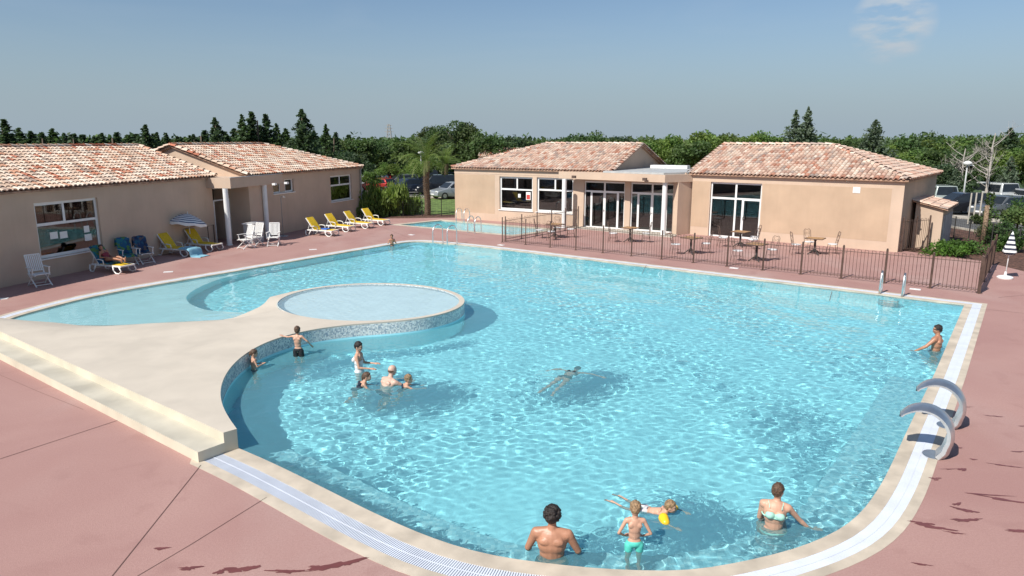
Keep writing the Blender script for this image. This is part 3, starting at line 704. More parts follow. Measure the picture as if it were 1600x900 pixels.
# ================= BUILDINGS =================
PAL_A = [((.60,.45,.35),5),((.54,.39,.29),4),((.66,.55,.45),4),((.47,.25,.16),2.4),((.40,.14,.08),1.8),((.34,.25,.20),1)]
PAL_C = [((.57,.40,.31),6),((.60,.47,.38),4.5),((.48,.31,.24),3),((.44,.21,.14),1.6),((.36,.28,.24),1.5),((.64,.53,.44),1.5)]
KS = .325; ZE = 3.35
def pick(pal, r):
    t = r.random()*sum(w_ for _, w_ in pal)
    for c, w_ in pal:
        t -= w_
        if t <= 0: break
    k = .85 + .3*r.random(); return tuple(min(.9, x*k) for x in c)
def build_roof(parent, L, Wd, left, right, pal, seed=1, ze=ZE, ks=KS, ov=.16, hip=None):
    r = random.Random(seed); hw = Wd/2; hipL = hip or hw
    mb = MB(); bed = MB()
    cs = math.sqrt(1+ks*ks)
    s_lo = -(ov if left == 'hip' else .16); s_hi = L + (ov if right == 'hip' else .16)
    def tiles(fpos, a0, a1, bmax, okf, flip=1):
        cols = int((a1-a0)/.205); tw = (a1-a0)/cols; rows = int(bmax/.335)+1
        for j in range(rows):
            for i in range(cols):
                a = a0 + (i+.5)*tw; b = j*.335
                if not okf(a, b+.17): continue
                col = pick(pal, r); jit = r.uniform(-.006, .006); tl = r.uniform(-.004, .004)
                vs = []
                for (bb, lift, rad) in ((b-.02, .045, .098), (b+.40, .008, .080)):
                    for q in range(6):
                        t = math.pi*q/5
                        vs.append(fpos(a + jit - rad*math.cos(t)+(bb-b)*tl, bb, .012+lift + rad*.72*math.sin(t)))
                fs = [(q, q+1, 6+q+1, 6+q) for q in range(5)]
                mb.add(vs, fs, col)
                # front lip
                vs = [fpos(a + jit - .098*math.cos(math.pi*q/5), b-.02, .057 + .098*.72*math.sin(math.pi*q/5)) for q in range(6)] + [fpos(a + jit - .08*math.cos(math.pi*q/5), b-.02, .035 + .080*.72*math.sin(math.pi*q/5)) for q in range(6)]
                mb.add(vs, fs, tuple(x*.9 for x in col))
                # trough tile between
                col = pick(pal, r); vs = []
                for (bb, lift) in ((b-.045, .03), (b+.36, .004)):
                    for q in range(4):
                        t = (q/3-.5)
                        vs.append(fpos(a + tw/2 + t*.12, bb, lift + .03*(4*t*t)))
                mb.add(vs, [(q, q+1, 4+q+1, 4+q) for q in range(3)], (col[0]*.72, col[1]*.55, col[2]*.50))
    sl = hw/hipL  # hip plan slope
    def lim(b):   # a-limits for the long planes at slope distance b
        y = b/cs - ov
        lo = s_lo if left != 'hip' else (-ov + (y+ov)*(hipL+ov)/(hw+ov))
        hi = s_hi if right != 'hip' else (L+ov - (y+ov)*(hipL+ov)/(hw+ov))
        return lo, hi
    bm_ = (hw+ov)*cs
    def nrm(v): return v
    def front(a, b, z): y = -ov + b/cs; return (a, y - z*ks/cs, ze + y*ks + z/cs)
    def back(a, b, z): y = Wd+ov - b/cs; return (a, y + z*ks/cs, ze + (Wd-y)*ks + z/cs)
    ok = lambda a, b: lim(b)[0] - .05 < a < lim(b)[1] + .05 and b < bm_ + .05
    tiles(front, s_lo, s_hi, bm_, ok); tiles(back, s_lo, s_hi, bm_, ok)
    rx0 = (hipL if left == 'hip' else s_lo); rx1 = (L-hipL if right == 'hip' else s_hi); zr = ze + hw*ks
    ze_ = ze - ov*ks
    k2 = (hw*ks + ov*ks)/(hipL+ov); c2 = math.sqrt(1+k2*k2)
    if right == 'hip':
        def rp(a, b, z): x = L+ov - b/c2; return (x + z*k2/c2, a, ze_ + (L+ov-x)*k2 + z/c2)
        tiles(rp, -ov, Wd+ov, (hipL+ov)*c2, lambda a, b: (b/c2)*(hw+ov)/(hipL+ov)-.05 < a+ov < Wd+2*ov-(b/c2)*(hw+ov)/(hipL+ov)+.05)
    if left == 'hip':
        def lp(a, b, z): x = -ov + b/c2; return (x - z*k2/c2, a, ze_ + (x+ov)*k2 + z/c2)
        tiles(lp, -ov, Wd+ov, (hipL+ov)*c2, lambda a, b: (b/c2)*(hw+ov)/(hipL+ov)-.05 < a+ov < Wd+2*ov-(b/c2)*(hw+ov)/(hipL+ov)+.05)
    def hiptiles(p, q):
        p, q = Vector(p), Vector(q); d = (q-p); nl = max(1, int(d.length/.36)); dn = d.normalized()
        sx = dn.cross(Vector((0, 0, 1))).normalized(); up = sx.cross(dn)
        for i in range(nl):
            c = p + d*(i/nl); e_ = c + dn*.43; col = pick(pal, r); vs = []
            for cc, rad, lf in ((c, .125, .07), (e_, .10, .03)):
                for k in range(7):
                    t = math.pi*k/6; vs.append(cc + sx*rad*math.cos(t) + up*(lf + rad*.8*math.sin(t)-.01))
            mb.add(vs, [(k, k+1, 7+k+1, 7+k) for k in range(6)], tuple(min(.9, x*1.02) for x in col))
    hiptiles((rx0, hw, zr+.03), (rx1, hw, zr+.03))
    if right == 'hip':
        hiptiles((L+ov, -ov, ze_+.02), (rx1, hw, zr+.02)); hiptiles((L+ov, Wd+ov, ze_+.02), (rx1, hw, zr+.02))
    else:
        hiptiles((s_hi, -ov, ze_+.03), (s_hi, hw, zr+.03)); hiptiles((s_hi, Wd+ov, ze_+.03), (s_hi, hw, zr+.03))
    if left == 'hip':
        hiptiles((-ov, -ov, ze_+.02), (rx0, hw, zr+.02)); hiptiles((-ov, Wd+ov, ze_+.02), (rx0, hw, zr+.02))
    else:
        hiptiles((s_lo, -ov, ze_+.03), (s_lo, hw, zr+.03)); hiptiles((s_lo, Wd+ov, ze_+.03), (s_lo, hw, zr+.03))
    # bed under the tiles: a thin closed shell
    def shell(dz):
        return [(s_lo, -ov, ze_+dz), (s_hi, -ov, ze_+dz), (s_hi, Wd+ov, ze_+dz), (s_lo, Wd+ov, ze_+dz), (rx0, hw, zr+dz), (rx1, hw, zr+dz)]
    v = shell(.0) + shell(-.07)
    bed.add(v, [(0,1,5,4),(2,3,4,5),(6,7,11,10),(8,9,10,11),(0,1,7,6),(2,3,9,8)] + ([(1,2,5),(7,8,11),(1,2,8,7)] if right == 'hip' else [(1,5,11,7),(5,2,8,11)]) + ([(3,0,4),(9,6,10),(3,0,6,9)] if left == 'hip' else [(0,4,10,6),(4,3,9,10)]))
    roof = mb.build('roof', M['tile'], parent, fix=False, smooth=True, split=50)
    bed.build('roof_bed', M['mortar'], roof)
    return roof
def wall_cells(mb, s0, s1, z0, z1, y0, y1, ops, axis='x'):
    ss = sorted({s0, s1, *[o[0] for o in ops], *[o[1] for o in ops]}); 
    for a, b in zip(ss[:-1], ss[1:]):
        if b-a < 1e-4: continue
        hit = [o for o in ops if o[0] <= (a+b)/2 <= o[1]]
        spans = [(z0, z1)]
        for o in hit:
            new = []
            for p, q in spans:
                if o[2] > p: new.append((p, min(q, o[2])))
                if o[3] < q: new.append((max(p, o[3]), q))
            spans = [s_ for s_ in new if s_[1]-s_[0] > 1e-3]
        for p, q in spans:
            if axis == 'x': mb.box((a, y0, p), (b, y1, q))
            else: mb.box((y0, a, p), (y1, b, q))
def window(parent, s0, s1, z0, z1, layout, y=.10, name='window', door=False, sill=True, lean=None):
    """layout: list of (fx0, fx1, fz0, fz1) panes in fractions; white bars between them"""
    f = MB(); t = .07
    w_, h_ = s1-s0, z1-z0
    f.box((s0, y, z0), (s0+t, y+.07, z1)); f.box((s1-t, y, z0), (s1, y+.07, z1))
    f.box((s0+t, y, z1-t), (s1-t, y+.07, z1)); f.box((s0+t, y, z0), (s1-t, y+.07, z0+t))
    gl = []
    for (a, b, c, d, th) in layout:
        x0, x1, q0, q1 = s0+a*w_, s0+b*w_, z0+c*h_, z0+d*h_
        f.box((x0, y+.003, q0), (x0+th, y+.063, q1)); f.box((x1-th, y+.003, q0), (x1, y+.063, q1))
        f.box((x0+th, y+.004, q0), (x1-th, y+.062, q0+th)); f.box((x0+th, y+.004, q1-th), (x1-th, y+.062, q1))
        gl.append((x0+th*.9, x1-th*.9, q0+th*.9, q1-th*.9))
    fo = f.build(name, M['white'], parent)
    for (x0, x1, q0, q1) in gl:
        p = MB(); p.box((x0, y+.028, q0), (x1, y+.036, q1)); p.build('pane', M['glass'], fo)
    if sill:
        s = MB(); s.box((s0-.06, -.05, z0-.05), (s1+.06, y-.002, z0-.004)); s.build('sill', M['white'], fo)
    return fo
def handle(fo, x, y, z):
    hm = MB(); hm.box((x-.015, y-.02, z-.09), (x+.015, y+.0, z+.09)); hm.box((x-.015, y-.045, z-.01), (x+.10, y-.02, z+.012)); hm.build('handle', M['pipe'], fo)
def building(name, label, p0, d, L, Wd, left, right, ops, pal, seed, hip=None):
    rz = math.atan2(d.y, d.x)
    b = thing(name, label, 'building', (p0[0], p0[1], 0), rz)
    mb = MB(); T = .26
    wall_cells(mb, 0, L, -.06, ZE-.02, 0, T, ops)
    mb.box((0, Wd-T, -.06), (L, Wd, ZE-.02)); mb.box((0, T, -.06), (T, Wd-T, ZE-.02)); mb.box((L-T, T, -.06), (L, Wd-T, ZE-.02))
    for s_, typ in ((0, left), (L-T, right)):
        if typ == 'gable':
            hw = Wd/2; z = ZE-.02
            v = [(s_, 0, z), (s_, Wd, z), (s_, hw, z+hw*KS-.06), (s_+T, 0, z), (s_+T, Wd, z), (s_+T, hw, z+hw*KS-.06)]
            mb.add(v, [(0,1,2),(3,4,5),(0,2,5,3),(2,1,4,5),(0,1,4,3)])
    mb.build('wall', M['render_wall'], b)
    c = MB(); c.box((T, T, 2.95), (L-T, Wd-T, 3.05)); 
    c.build('ceiling', M['inner'], b)
    fl = MB(); fl.box((T, T, -.02), (L-T, Wd-T, .02)); fl.build('room_floor', M['kerb'], b)
    build_roof(b, L, Wd, left, right, pal, seed, hip=hip)
    return b
def tt(u, z, p0, d): return tline(u, z, p0, d)
# ---- A: long building on the left
dA = bear(16); cA = Vector((-14.85, 35.1, 0)); LA = 27.0; pA = cA - dA*LA
def sA(u, z=1.5): return tline(u, z, pA, dA)
wa0, wa1 = sA(60, 1.5), sA(158, 1.5)
zA = lambda v, s: zof(v, (pA + dA*s).y)
az1 = (zA(317, wa0) + zA(309, wa1))/2; az0 = (zA(404, wa0) + zA(389, wa1))/2
A = building('pool_building', 'long beige tiled building with one wide window behind the left loungers', pA, dA, LA, 8.6, 'gable', 'gable', [(wa0, wa1, az0, az1), (6, 8, 1.0, 2.4)], PAL_A, 1)
o = window(A, wa0, wa1, az0, az1, [(.02,.46,.60,.97,.055), (.46,.98,.60,.97,.04), (.02,.98,.03,.60,.05)])
window(A, 6, 8, 1.0, 2.4, [(.03,.5,.03,.97,.05), (.5,.97,.03,.97,.05)])
def notice(parent, s, z, w_, h_, y=.125, m='paper', nm='notice'):
    q = MB(); q.box((s-w_/2, y-.006, z-h_/2), (s+w_/2, y, z+h_/2)); return q.build(nm, M[m], parent)
for (u, v, m_) in [(90,368,'paper'),(105,367,'paper'),(141,358,'paper'),(142,371,'paper')]:
    s = sA(u, 1.2); notice(o, s, zA(v, s), .33 if v != 358 else .25, .26)
# band of lighter render above the windows on each building: a base line proud of the wall
def band(b, L, z0, z1, name='cornice_band', y=-.012):
    q = MB(); q.box((-.012, y, z0), (L+.012, 0.0, z1)); q.build(name, M['render_wall'], b)
band(A, LA, 2.95, 3.3); band(A, LA, -.05, .45, 'plinth_band')
# things seen inside the window: a dark bench
# ---- B: second building on the left with the entrance canopy
cB = Vector((-10.15, 47.6, 0)); LB = 11.9; pB = cB - dA*LB
def sB(u, z=1.5): return tline(u, z, pB, dA)
zB = lambda v, s: zof(v, (pB + dA*s).y)
w1 = (sB(429), sB(461)); w2 = (sB(517.5), sB(550.5))
B = building('changing_room_building', 'smaller beige tiled building behind the white columned entrance canopy on the left', pB, dA, LB, 8.8, 'gable', 'hip',
             [(w1[0], w1[1], zB(303, w1[0]), zB(281, w1[0])), (w2[0], w2[1], zB(316, w2[0]), zB(275, w2[0]))], PAL_A, 2, hip=4.2)
window(B, w1[0], w1[1], zB(303, w1[0]), zB(281, w1[0]), [(.03,.38,.05,.95,.05), (.62,.97,.05,.95,.05)])
wf = MB(); 
wi = (w1[1]-w1[0]); wf.box((w1[0]+.38*wi, .09, zB(303, w1[0])+.05), (w1[0]+.62*wi, .16, zB(281, w1[0])-.05)); wf.build('window_pier', M['render_wall'], B)
window(B, w2[0], w2[1], zB(316, w2[0]), zB(275, w2[0]), [(.02,.48,.62,.97,.05), (.48,.98,.62,.97,.05), (.02,.98,.03,.62,.05)])
band(B, LB, 2.95, 3.3); band(B, LB, -.05, .45, 'plinth_band')
dp = MB(); dp.tube([(LB-.1, -.09, 3.15), (LB-.1, -.09, .05)], .05, 8); dp.tube([(LB-.1, -.16, 3.25), (LB-.1, -.09, 3.10)], .05, 8); dp.build('drainpipe', M['pipe'], B)
gt = MB(); gt.tube([(x, -.43, 3.17) for x in (-.3, LB+.4)], .055, 8)
# entrance canopy, columns, doorway (parts of building B)
def loc(b, p):  # world -> local
    mw = Matrix.Translation(b.location) @ Matrix.Rotation(b.rotation_euler.z, 4, 'Z'); return mw.inverted() @ Vector(p)
cnp = [(-13.62, 34.35), (-12.48, 38.7), (-12.95, 38.85), (-13.2, 37.2), (-17.2, 38.2), (-18.2, 36.25), (-14.9, 35.25), (-15.0, 34.72)]
q = MB(); q.prism([loc(B, (x, y, 0)).to_2d() for x, y in cnp], 2.78, 3.27); can = q.build('canopy', M['render_wall'], B)
q = MB(); q.prism([loc(B, (x, y, 0)).to_2d() for x, y in [(-13.58,34.31),(-12.44,38.73),(-12.5,38.75),(-13.66,34.38)]], 3.272, 3.31); q.build('edge_trim', M['slab'], can)
for (u, v) in [(396, 288), (417, 285)]:
    p = loc(B, (xof(u, 36.6 if u < 400 else 37.6, 2.9), 36.6 if u < 400 else 37.6, 2.95)); q = MB()
    q.box((p.x-.09, -1.32, 2.82), (p.x+.09, -1.14, 2.92)); q.build('lamp', M['white'], can)
for (u, v, y) in [(359, 384, 34.45), (418.5, 352, 37.25)]:
    p = loc(B, (xof(u, y), y, 0)); q = MB(); q.tube([(p.x, p.y, 0), (p.x, p.y, 2.78)], .125, 16, cap=False); q.lathe([(.16, 0), (.16, .03), (.13, .04)], 16, (p.x, p.y, 0)); q.build('column', M['white'], B, smooth=True, split=40)
# recessed doorway between A and B: dark opening with a white frame
q = MB(); pl = loc(B, (-14.75, 35.2, 0)); pr_ = loc(B, (-18.3, 36.2, 0))
q.M = Matrix.Identity(4)
dd = loc(B, (-13.75, 36.35, 0)); 
bk = [loc(B, p).to_2d() for p in [(-17.6, 36.35, 0), (-13.9, 36.35, 0)]]
d0, d1 = loc(B, (-14.95, 35.35, 0)), loc(B, (-14.62, 36.5, 0))
q.beam((d0.x, d0.y, 0), (d0.x, d0.y, 2.1), .07, .07); q.beam((d1.x, d1.y, 0), (d1.x, d1.y, 2.1), .07, .07); q.beam((d0.x, d0.y, 2.1), (d1.x, d1.y, 2.1), .07, .07); q.beam((d0.x, d0.y, 2.72), (d1.x, d1.y, 2.72), .07, .07)
fr_ = q.build('doorway', M['white'], B)
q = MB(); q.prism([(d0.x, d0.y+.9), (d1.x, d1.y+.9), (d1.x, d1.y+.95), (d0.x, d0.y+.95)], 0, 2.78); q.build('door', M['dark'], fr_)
q = MB(); q.prism([(d1.x+.0, d1.y), (.02, d1.y-.0), (.02, d1.y+.2), (d1.x, d1.y+.2)], -.02, 2.78); q.build('entrance_wall', M['render_wall'], B)
# white counter and wall screen under the canopy
t = thing('reception_counter', 'low white and grey counter standing under the entrance canopy', 'counter', (xof(387, 37.4)+.0, 36.0, 0), R(74-0))
q = MB(); q.box((-.55, -.25, 0), (.35, .25, .95)); q.build('cabinet', M['slab'], t); q = MB(); q.box((-.60, -.30, .95), (.40, .30, 1.0)); q.build('top', M['white'], t)
t.location = (-13.05, 35.55, 0)
# ---- C: back building, doors and canopy
dC = bear(121); pC = Vector((-3.75, 46.55, 0)); LC = 15.4
def sC(u, z=1.5): return tline(u, z, pC, dC)
zC = lambda v, s: zof(v, (pC + dC*s).y)
c1 = (sC(780.5), sC(832)); c2 = (sC(838.5), sC(895)); c3 = (sC(912), sC(975.5)); c4 = (sC(984.5), sC(1052))
zw0, zw1 = zC(327, c1[0]), zC(275.5, c1[0]); zw0b, zw1b = zC(330.5, c2[0]), zC(277, c2[0]); zd1 = zC(282.5, c3[0])
C = building('clubhouse', 'beige building in the middle with two wide windows and two pairs of glazed white doors', pC, dC, 11.0, 8.8, 'hip', 'gable', [], PAL_C, 3)
# rebuild its front wall with the real openings, longer than the tiled part
for ch in list(C.children):
    if ch.name.startswith('wall'): bpy.data.objects.remove(ch)
mb = MB(); wall_cells(mb, 0, LC, -.06, ZE-.02, 0, .26, [(c1[0], c1[1], zw0, zw1), (c2[0], c2[1], zw0b, zw1b), (c3[0], c3[1], -.06, zd1), (c4[0], c4[1], -.06, zd1)])
mb.box((0, 8.54, -.06), (11, 8.8, ZE-.02)); mb.box((0, .26, -.06), (.26, 8.54, ZE-.02)); mb.box((10.74, 1.6, 3.1), (11, 8.54, ZE-.02))
z = ZE-.02; mb.add([(10.74, 0, z), (10.74, 8.8, z), (10.74, 4.4, z+4.4*KS-.06), (11, 0, z), (11, 8.8, z), (11, 4.4, z+4.4*KS-.06)], [(0,1,2),(3,4,5),(0,2,5,3),(2,1,4,5),(0,1,4,3)])
mb.box((11, 7.0, -.06), (LC+1.0, 7.26, 3.2))
mb.build('wall', M['render_wall'], C)
q = MB(); q.box((-.0, -.006, .45), (c1[0]-.35, -.001, 2.9)); q.build('render_panel', M['panel'], C)
o = window(C, c1[0], c1[1], zw0, zw1, [(.02,.52,.62,.97,.055), (.52,.98,.62,.97,.04), (.02,.98,.03,.62,.05)])
s = sC(810, 1.5); notice(o, s, zC(306, s), .18, .22, nm='notice'); s = sC(824, 1.5); nn = notice(o, s, zC(306.5, s), .32, .48, nm='poster'); 
q = MB(); q.box((s-.12, .112, zC(306.5, s)-.2), (s+.12, .118, zC(306.5, s)+.08)); q.build('print', M['redpaper'], nn)
window(C, c2[0], c2[1], zw0b, zw1b, [(.02,.50,.64,.97,.055), (.50,.70,.64,.97,.04), (.70,.98,.64,.97,.04), (.02,.70,.03,.64,.05), (.70,.98,.03,.64,.05)])
tr_ = (zC(300, c3[0])+.06)/zd1
for cc in (c3, c4):
    lay = [(.01,.5,tr_,.985,.05), (.5,.99,tr_,.985,.05), (.01,.17,.005,tr_,.045), (.83,.99,.005,tr_,.045), (.17,.5,.005,tr_,.075), (.5,.83,.005,tr_,.075)]
    f = window(C, cc[0], cc[1], 0, zd1, lay, name='glazed_door', sill=False); handle(f, (cc[0]+cc[1])/2-.07, .10, 1.05)
# flat canopy between C and D
fA = g(900, 352.6); 
cl = [(2.75, 41.95), (8.12, 37.75), (9.95, 38.65), (12.9, 42.6), (9.4, 47.8), (7.9, 46.6), (5.3, 42.1), (5.0, 41.3)]
ang = [loc(C, (x, y, 0)).to_2d() for x, y in cl]
q = MB(); q.prism(ang, 2.86, 3.26); can = q.build('canopy', M['render_wall'], C)
q = MB(); q.prism([loc(C, (x, y, 0)).to_2d() for x, y in [(5.15, 40.35), (8.1, 38.0), (9.8, 38.85), (12.7, 42.6), (9.3, 47.4), (8.0, 46.3)]], 3.264, 3.36); q.build('canopy_roof', M['slab'], can)
q = MB(); pp = loc(C, (12.4, 41.5, 0)); q.prism([loc(C, (x, y, 0)).to_2d() for x, y in [(8.6, 44.4), (10.6, 43.2), (10.9, 43.7), (8.9, 44.9)]], 3.363, 3.55); q.build('roof_upstand', M['white'], can)
for (u, y) in [(881.5, 41.35), (1037.5, 38.05)]:
    p = loc(C, (xof(u, y, 1.4), y, 0)); q = MB(); q.tube([(p.x, p.y, 0), (p.x, p.y, 2.86)], .135, 16, cap=False); q.lathe([(.17, 0), (.17, .03), (.14, .04)], 16, (p.x, p.y, 0)); q.build('column', M['white'], C, smooth=True, split=40)
for (u, y) in [(897, 41.0), (1007, 38.5)]:
    p = loc(C, (xof(u, y, 2.9), y-.16, 0)); q = MB(); q.tube([(p.x, p.y+.12, 3.0), (p.x, p.y, 3.02)], .03, 8); q.box((p.x-.12, p.y-.12, 2.93), (p.x+.12, p.y+.0, 3.08)); q.build('floodlight', M['rust'], can)
# side wall closing the canopy towards D
a_ = loc(C, (8.95, 38.15, 0)); b_ = loc(C, (9.95, 38.8, 0)); b2_ = loc(C, (9.3, 39.7, 0)); a2_ = loc(C, (8.75, 38.45, 0))
q = MB(); q.prism([a_.to_2d(), b_.to_2d(), b2_.to_2d(), a2_.to_2d()], -.06, 2.86); q.build('return_wall', M['render_wall'], C)
q = MB(); q.prism([loc(C, (x, y, 0)).to_2d() for x, y in [(2.6, 41.9), (8.5, 37.1), (9.0, 38.1), (8.3, 39.2), (3.8, 42.0)]], .0, .03); q.build('doorstep', M['kerb'], C)
band(C, c2[1]+.4, 2.95, 3.3); band(C, c3[0]-.02, -.05, .45, 'plinth_band')
# ---- D: right building
dD = bear(128.7); pD = g(1078, 365.8); pD.z = 0; LD = (g(1404, 393)-pD).length
def sD(u, z=1.5): return tline(u, z, pD, dD)
zD = lambda v, s: zof(v, (pD + dD*s).y)
d1_ = (sD(1108.5), sD(1188))
zdd = zD(284, d1_[0])
D = building('restaurant_building', 'beige building on the right with one glazed door and a long blank wall', pD, dD, LD, 8.8, 'gable', 'hip', [(d1_[0], d1_[1], -.06, zdd)], PAL_C, 4)
f = window(D, d1_[0], d1_[1], 0, zdd, [(.01,.5,.71,.985,.05), (.5,.99,.71,.985,.05), (.01,.5,.005,.71,.055), (.5,.64,.005,.71,.045), (.64,.99,.005,.71,.075)], name='glazed_door', sill=False); handle(f, d1_[0]+(d1_[1]-d1_[0])*.66, .10, 1.05)
q = MB(); q.box((d1_[1]+.05, -.006, .45), (LD-.5, -.001, 2.9)); q.build('render_panel', M['panel'], D)
q = MB(); q.box((.02, -.006, .45), (d1_[0]-.05, -.001, 2.9)); q.build('render_panel', M['panel'], D)
s = sD(1338, 2.6); q = MB(); z = zD(297, s); q.box((s-.16, -.02, z-.14), (s+.16, -.006, z+.14))
for k in range(4): q.box((s-.13, -.028, z-.11+k*.06), (s+.13, -.021, z-.08+k*.06))
q.build('vent_grille', M['white'], D)
# room contents behind the glass, plain and dark: counter
for b, xa, xb in ((C, 1.0, 6.5), (A, LA-12, LA-7), (D, .8, 3.5)):
    q = MB(); q.box((xa, 3.0, .02), (xb, 3.6, 1.05)); q.build('counter', M['wood'], b)
# ---- shed at the corner of D
sh = thing('tiled_shed', 'small cream shed with a mono pitch tiled roof against the right building', 'shed', (0, 0, 0), 0)
s0 = g(1424, 386); s0.z = 0
dS = bear(38); rS = bear(128)
sh.location = s0; sh.rotation_euler = (0, 0, math.atan2(dS.y, dS.x))
# local x runs away from the camera, local -y to the right
q = MB(); SL, SW = 3.6, 1.15
q.add([(0,0,-.06),(SL,0,-.06),(SL,-SW,-.06),(0,-SW,-.06),(0,0,2.2),(SL,0,2.2),(SL,-SW,1.92),(0,-SW,1.92)], [(0,1,2,3),(4,5,6,7),(0,1,5,4),(1,2,6,5),(2,3,7,6),(3,0,4,7)]); q.build('wall', M['render_wall'], sh)
q = MB(); q.box((.25, -SW-.03, .0), (SL-.25, -SW-.002, 1.55)); 
for k in range(6): q.box((.3+k*.5, -SW-.04, .02), (.32+k*.5, -SW-.031, 1.53))
q.build('door', M['shed_door'], sh)
q = MB(); rr = random.Random(9)
for j in range(18):
    for i in range(4):
        x = -.1 + j*.215; y = .15 - i*.36; col = pick(PAL_C, rr); vs = []
        for (yy, lf, rad) in ((y-.42, .03, .10), (y, .0, .085)):
            zz = 2.23 + (yy)*.245
            for k in range(6): t = math.pi*k/5; vs.append((x - rad*math.cos(t), yy, zz + lf + rad*.7*math.sin(t)))
        q.add(vs, [(k, k+1, 7+k, 6+k) for k in range(5)], col)
rf = q.build('roof', M['tile'], sh, fix=False, smooth=True, split=50)
q = MB(); q.add([(-.15,.15,2.25),(SL+.15,.15,2.25),(SL+.15,-SW-.2,1.89),(-.15,-SW-.2,1.89),(-.15,.15,2.2),(SL+.15,.15,2.2),(SL+.15,-SW-.2,1.84),(-.15,-SW-.2,1.84)], [(0,1,2,3),(4,5,6,7),(0,1,5,4),(1,2,6,5),(2,3,7,6),(3,0,4,7)]); q.build('roof_bed', M['mortar'], rf)
# a far tiled roof peeking over the clubhouse ridge on the left
fb = building('far_tiled_house', 'distant house with pale tiled roof just left of the middle building', Vector((xof(751, 75), 75, 0)), bear(95), 5.0, 4.4, 'gable', 'gable', [], PAL_A, 12)
# ================= VEGETATION =================
def leaf_quads(C, size, r, tints, up=.3):
    n = len(C)
    a = r.normal(size=(n, 3)); a /= np.linalg.norm(a, axis=1, keepdims=True)
    b = r.normal(size=(n, 3)); b[:, 2] *= .6; b -= (a*b).sum(1, keepdims=True)*a; b /= np.linalg.norm(b, axis=1, keepdims=True)
    s = (size*(.6+.8*r.random(n)))[:, None] if np.isscalar(size) else (size*(.6+.8*r.random(n)))[:, None]
    V = np.stack([C-a*s, C-b*s*.6, C+a*s, C+b*s*.6], 1).reshape(-1, 3)
    Fq = np.arange(4*n).reshape(n, 4)
    T = np.repeat(np.concatenate([tints, np.ones((n, 1))], 1), 4, 0)
    return V, Fq, T
def broad_crown(r, h, rad, z0, n, size, base, clumps=26, ell=(1, 1, 1)):
    """many clumps of leaves on an uneven ellipsoid; each clump has its own leaf tint"""
    cs = []
    for i in range(clumps):
        d = r.normal(size=3); d /= np.linalg.norm(d); d[2] = abs(d[2])*1.2-.25
        k = (.45+.55*r.random()); cs.append(d*np.array([rad, rad, (h-z0)/2])*k*.86)
    cs = np.array(cs); cz = z0+(h-z0)*.45
    w_ = r.integers(0, clumps, n); cr = rad*(.22+.22*r.random(clumps))
    off = r.normal(size=(n, 3)); off /= np.linalg.norm(off, axis=1, keepdims=True); off *= (r.random(n)**.33)[:, None]*cr[w_][:, None]
    off[:, 2] *= .75
    C = cs[w_]+off; C[:, 2] += cz; C[:, 2] = np.clip(C[:, 2], z0*.6, None)
    tv = (.7+.6*r.random(clumps))[w_][:, None]*(.8+.4*r.random(n))[:, None]
    hue = (r.random(clumps)[w_][:, None]-.5)*.25
    T = np.array(base)[None]*tv*np.concatenate([1+hue, np.ones_like(hue), 1-hue*.5], 1)
    return leaf_quads(C, size, r, T)
def cone_crown(r, h, rad, z0, n, size, base, tiers=16, ragged=.35, tall=False):
    """a pointed conifer: sprays of foliage round a leader, denser in whorls, with gaps between"""
    k = 150 if tall else 120; cs = []
    for i in range(k):
        f = (i+.5)/k; prof = (1-f)**(.80 if not tall else .55)*(min(1, .45+f*4) if tall else min(1, .7+f*3))
        rr = rad*prof*(.55+.65*r.random()); a = i*2.4+r.normal()*.4; z = z0+(h-z0)*f
        cs.append((rr*math.cos(a)*.75, rr*math.sin(a)*.75, z+rr*.22, max(.07, rr*.34), rr))
    cs = np.array(cs); pw_ = (cs[:, 4]+.12); pw_ /= pw_.sum(); w_ = r.choice(len(cs), n, p=pw_)
    t_ = r.random(n)**.7; C = np.stack([cs[w_, 0]*t_*1.3, cs[w_, 1]*t_*1.3, cs[w_, 2]+(t_-.6)*cs[w_, 4]*.25], 1)
    C += r.normal(size=(n, 3))*cs[w_, 3][:, None]*.38*np.array([1, 1, .8])
    tv = (.65+.7*r.random(len(cs)))[w_][:, None]*(.8+.4*r.random(n))[:, None]
    lead = np.stack([r.normal(size=60)*.03, r.normal(size=60)*.03, h-.9*r.random(60)], 1); C[:60] = lead
    return leaf_quads(C, size, r, np.array(base)[None]*tv)
def trunk(r, h, r0, nl, rad, z0, bare=False):
    mb = MB(); pts = []; x = y = 0
    for i in range(6):
        f = i/5; pts.append((x, y, h*f)); x += r.normal()*.06*h/6; y += r.normal()*.06*h/6
    mb.tube(pts, [r0*(1-.75*i/5) for i in range(6)], 7)
    for k in range(nl):
        f = .25+.6*k/max(1, nl-1); b = Vector(pts[0]).lerp(Vector(pts[-1]), f); a = r.random()*6.28; L_ = rad*(.5+.4*r.random())
        e_ = b+Vector((math.cos(a)*L_, math.sin(a)*L_, L_*(.5+.3*r.random()))); m_ = b.lerp(e_, .5)+Vector((0, 0, -L_*.06))
        rr = r0*.38*(1-f*.5)
        mb.tube([b, m_, e_], [rr, rr*.65, rr*.25], 5)
        if bare:
            for q in range(6):
                s_ = m_.lerp(e_, r.random()); e2 = s_+Vector((r.normal(), r.normal(), abs(r.normal())+.5))*L_*.22
                mb.tube([s_, e2], [rr*.3, rr*.08], 4)
                for w__ in range(3):
                    s3 = s_.lerp(e2, .3+.6*r.random()); mb.tube([s3, s3+Vector((r.normal(), r.normal(), abs(r.normal())))*L_*.12], [rr*.14, rr*.05], 3)
    return mb
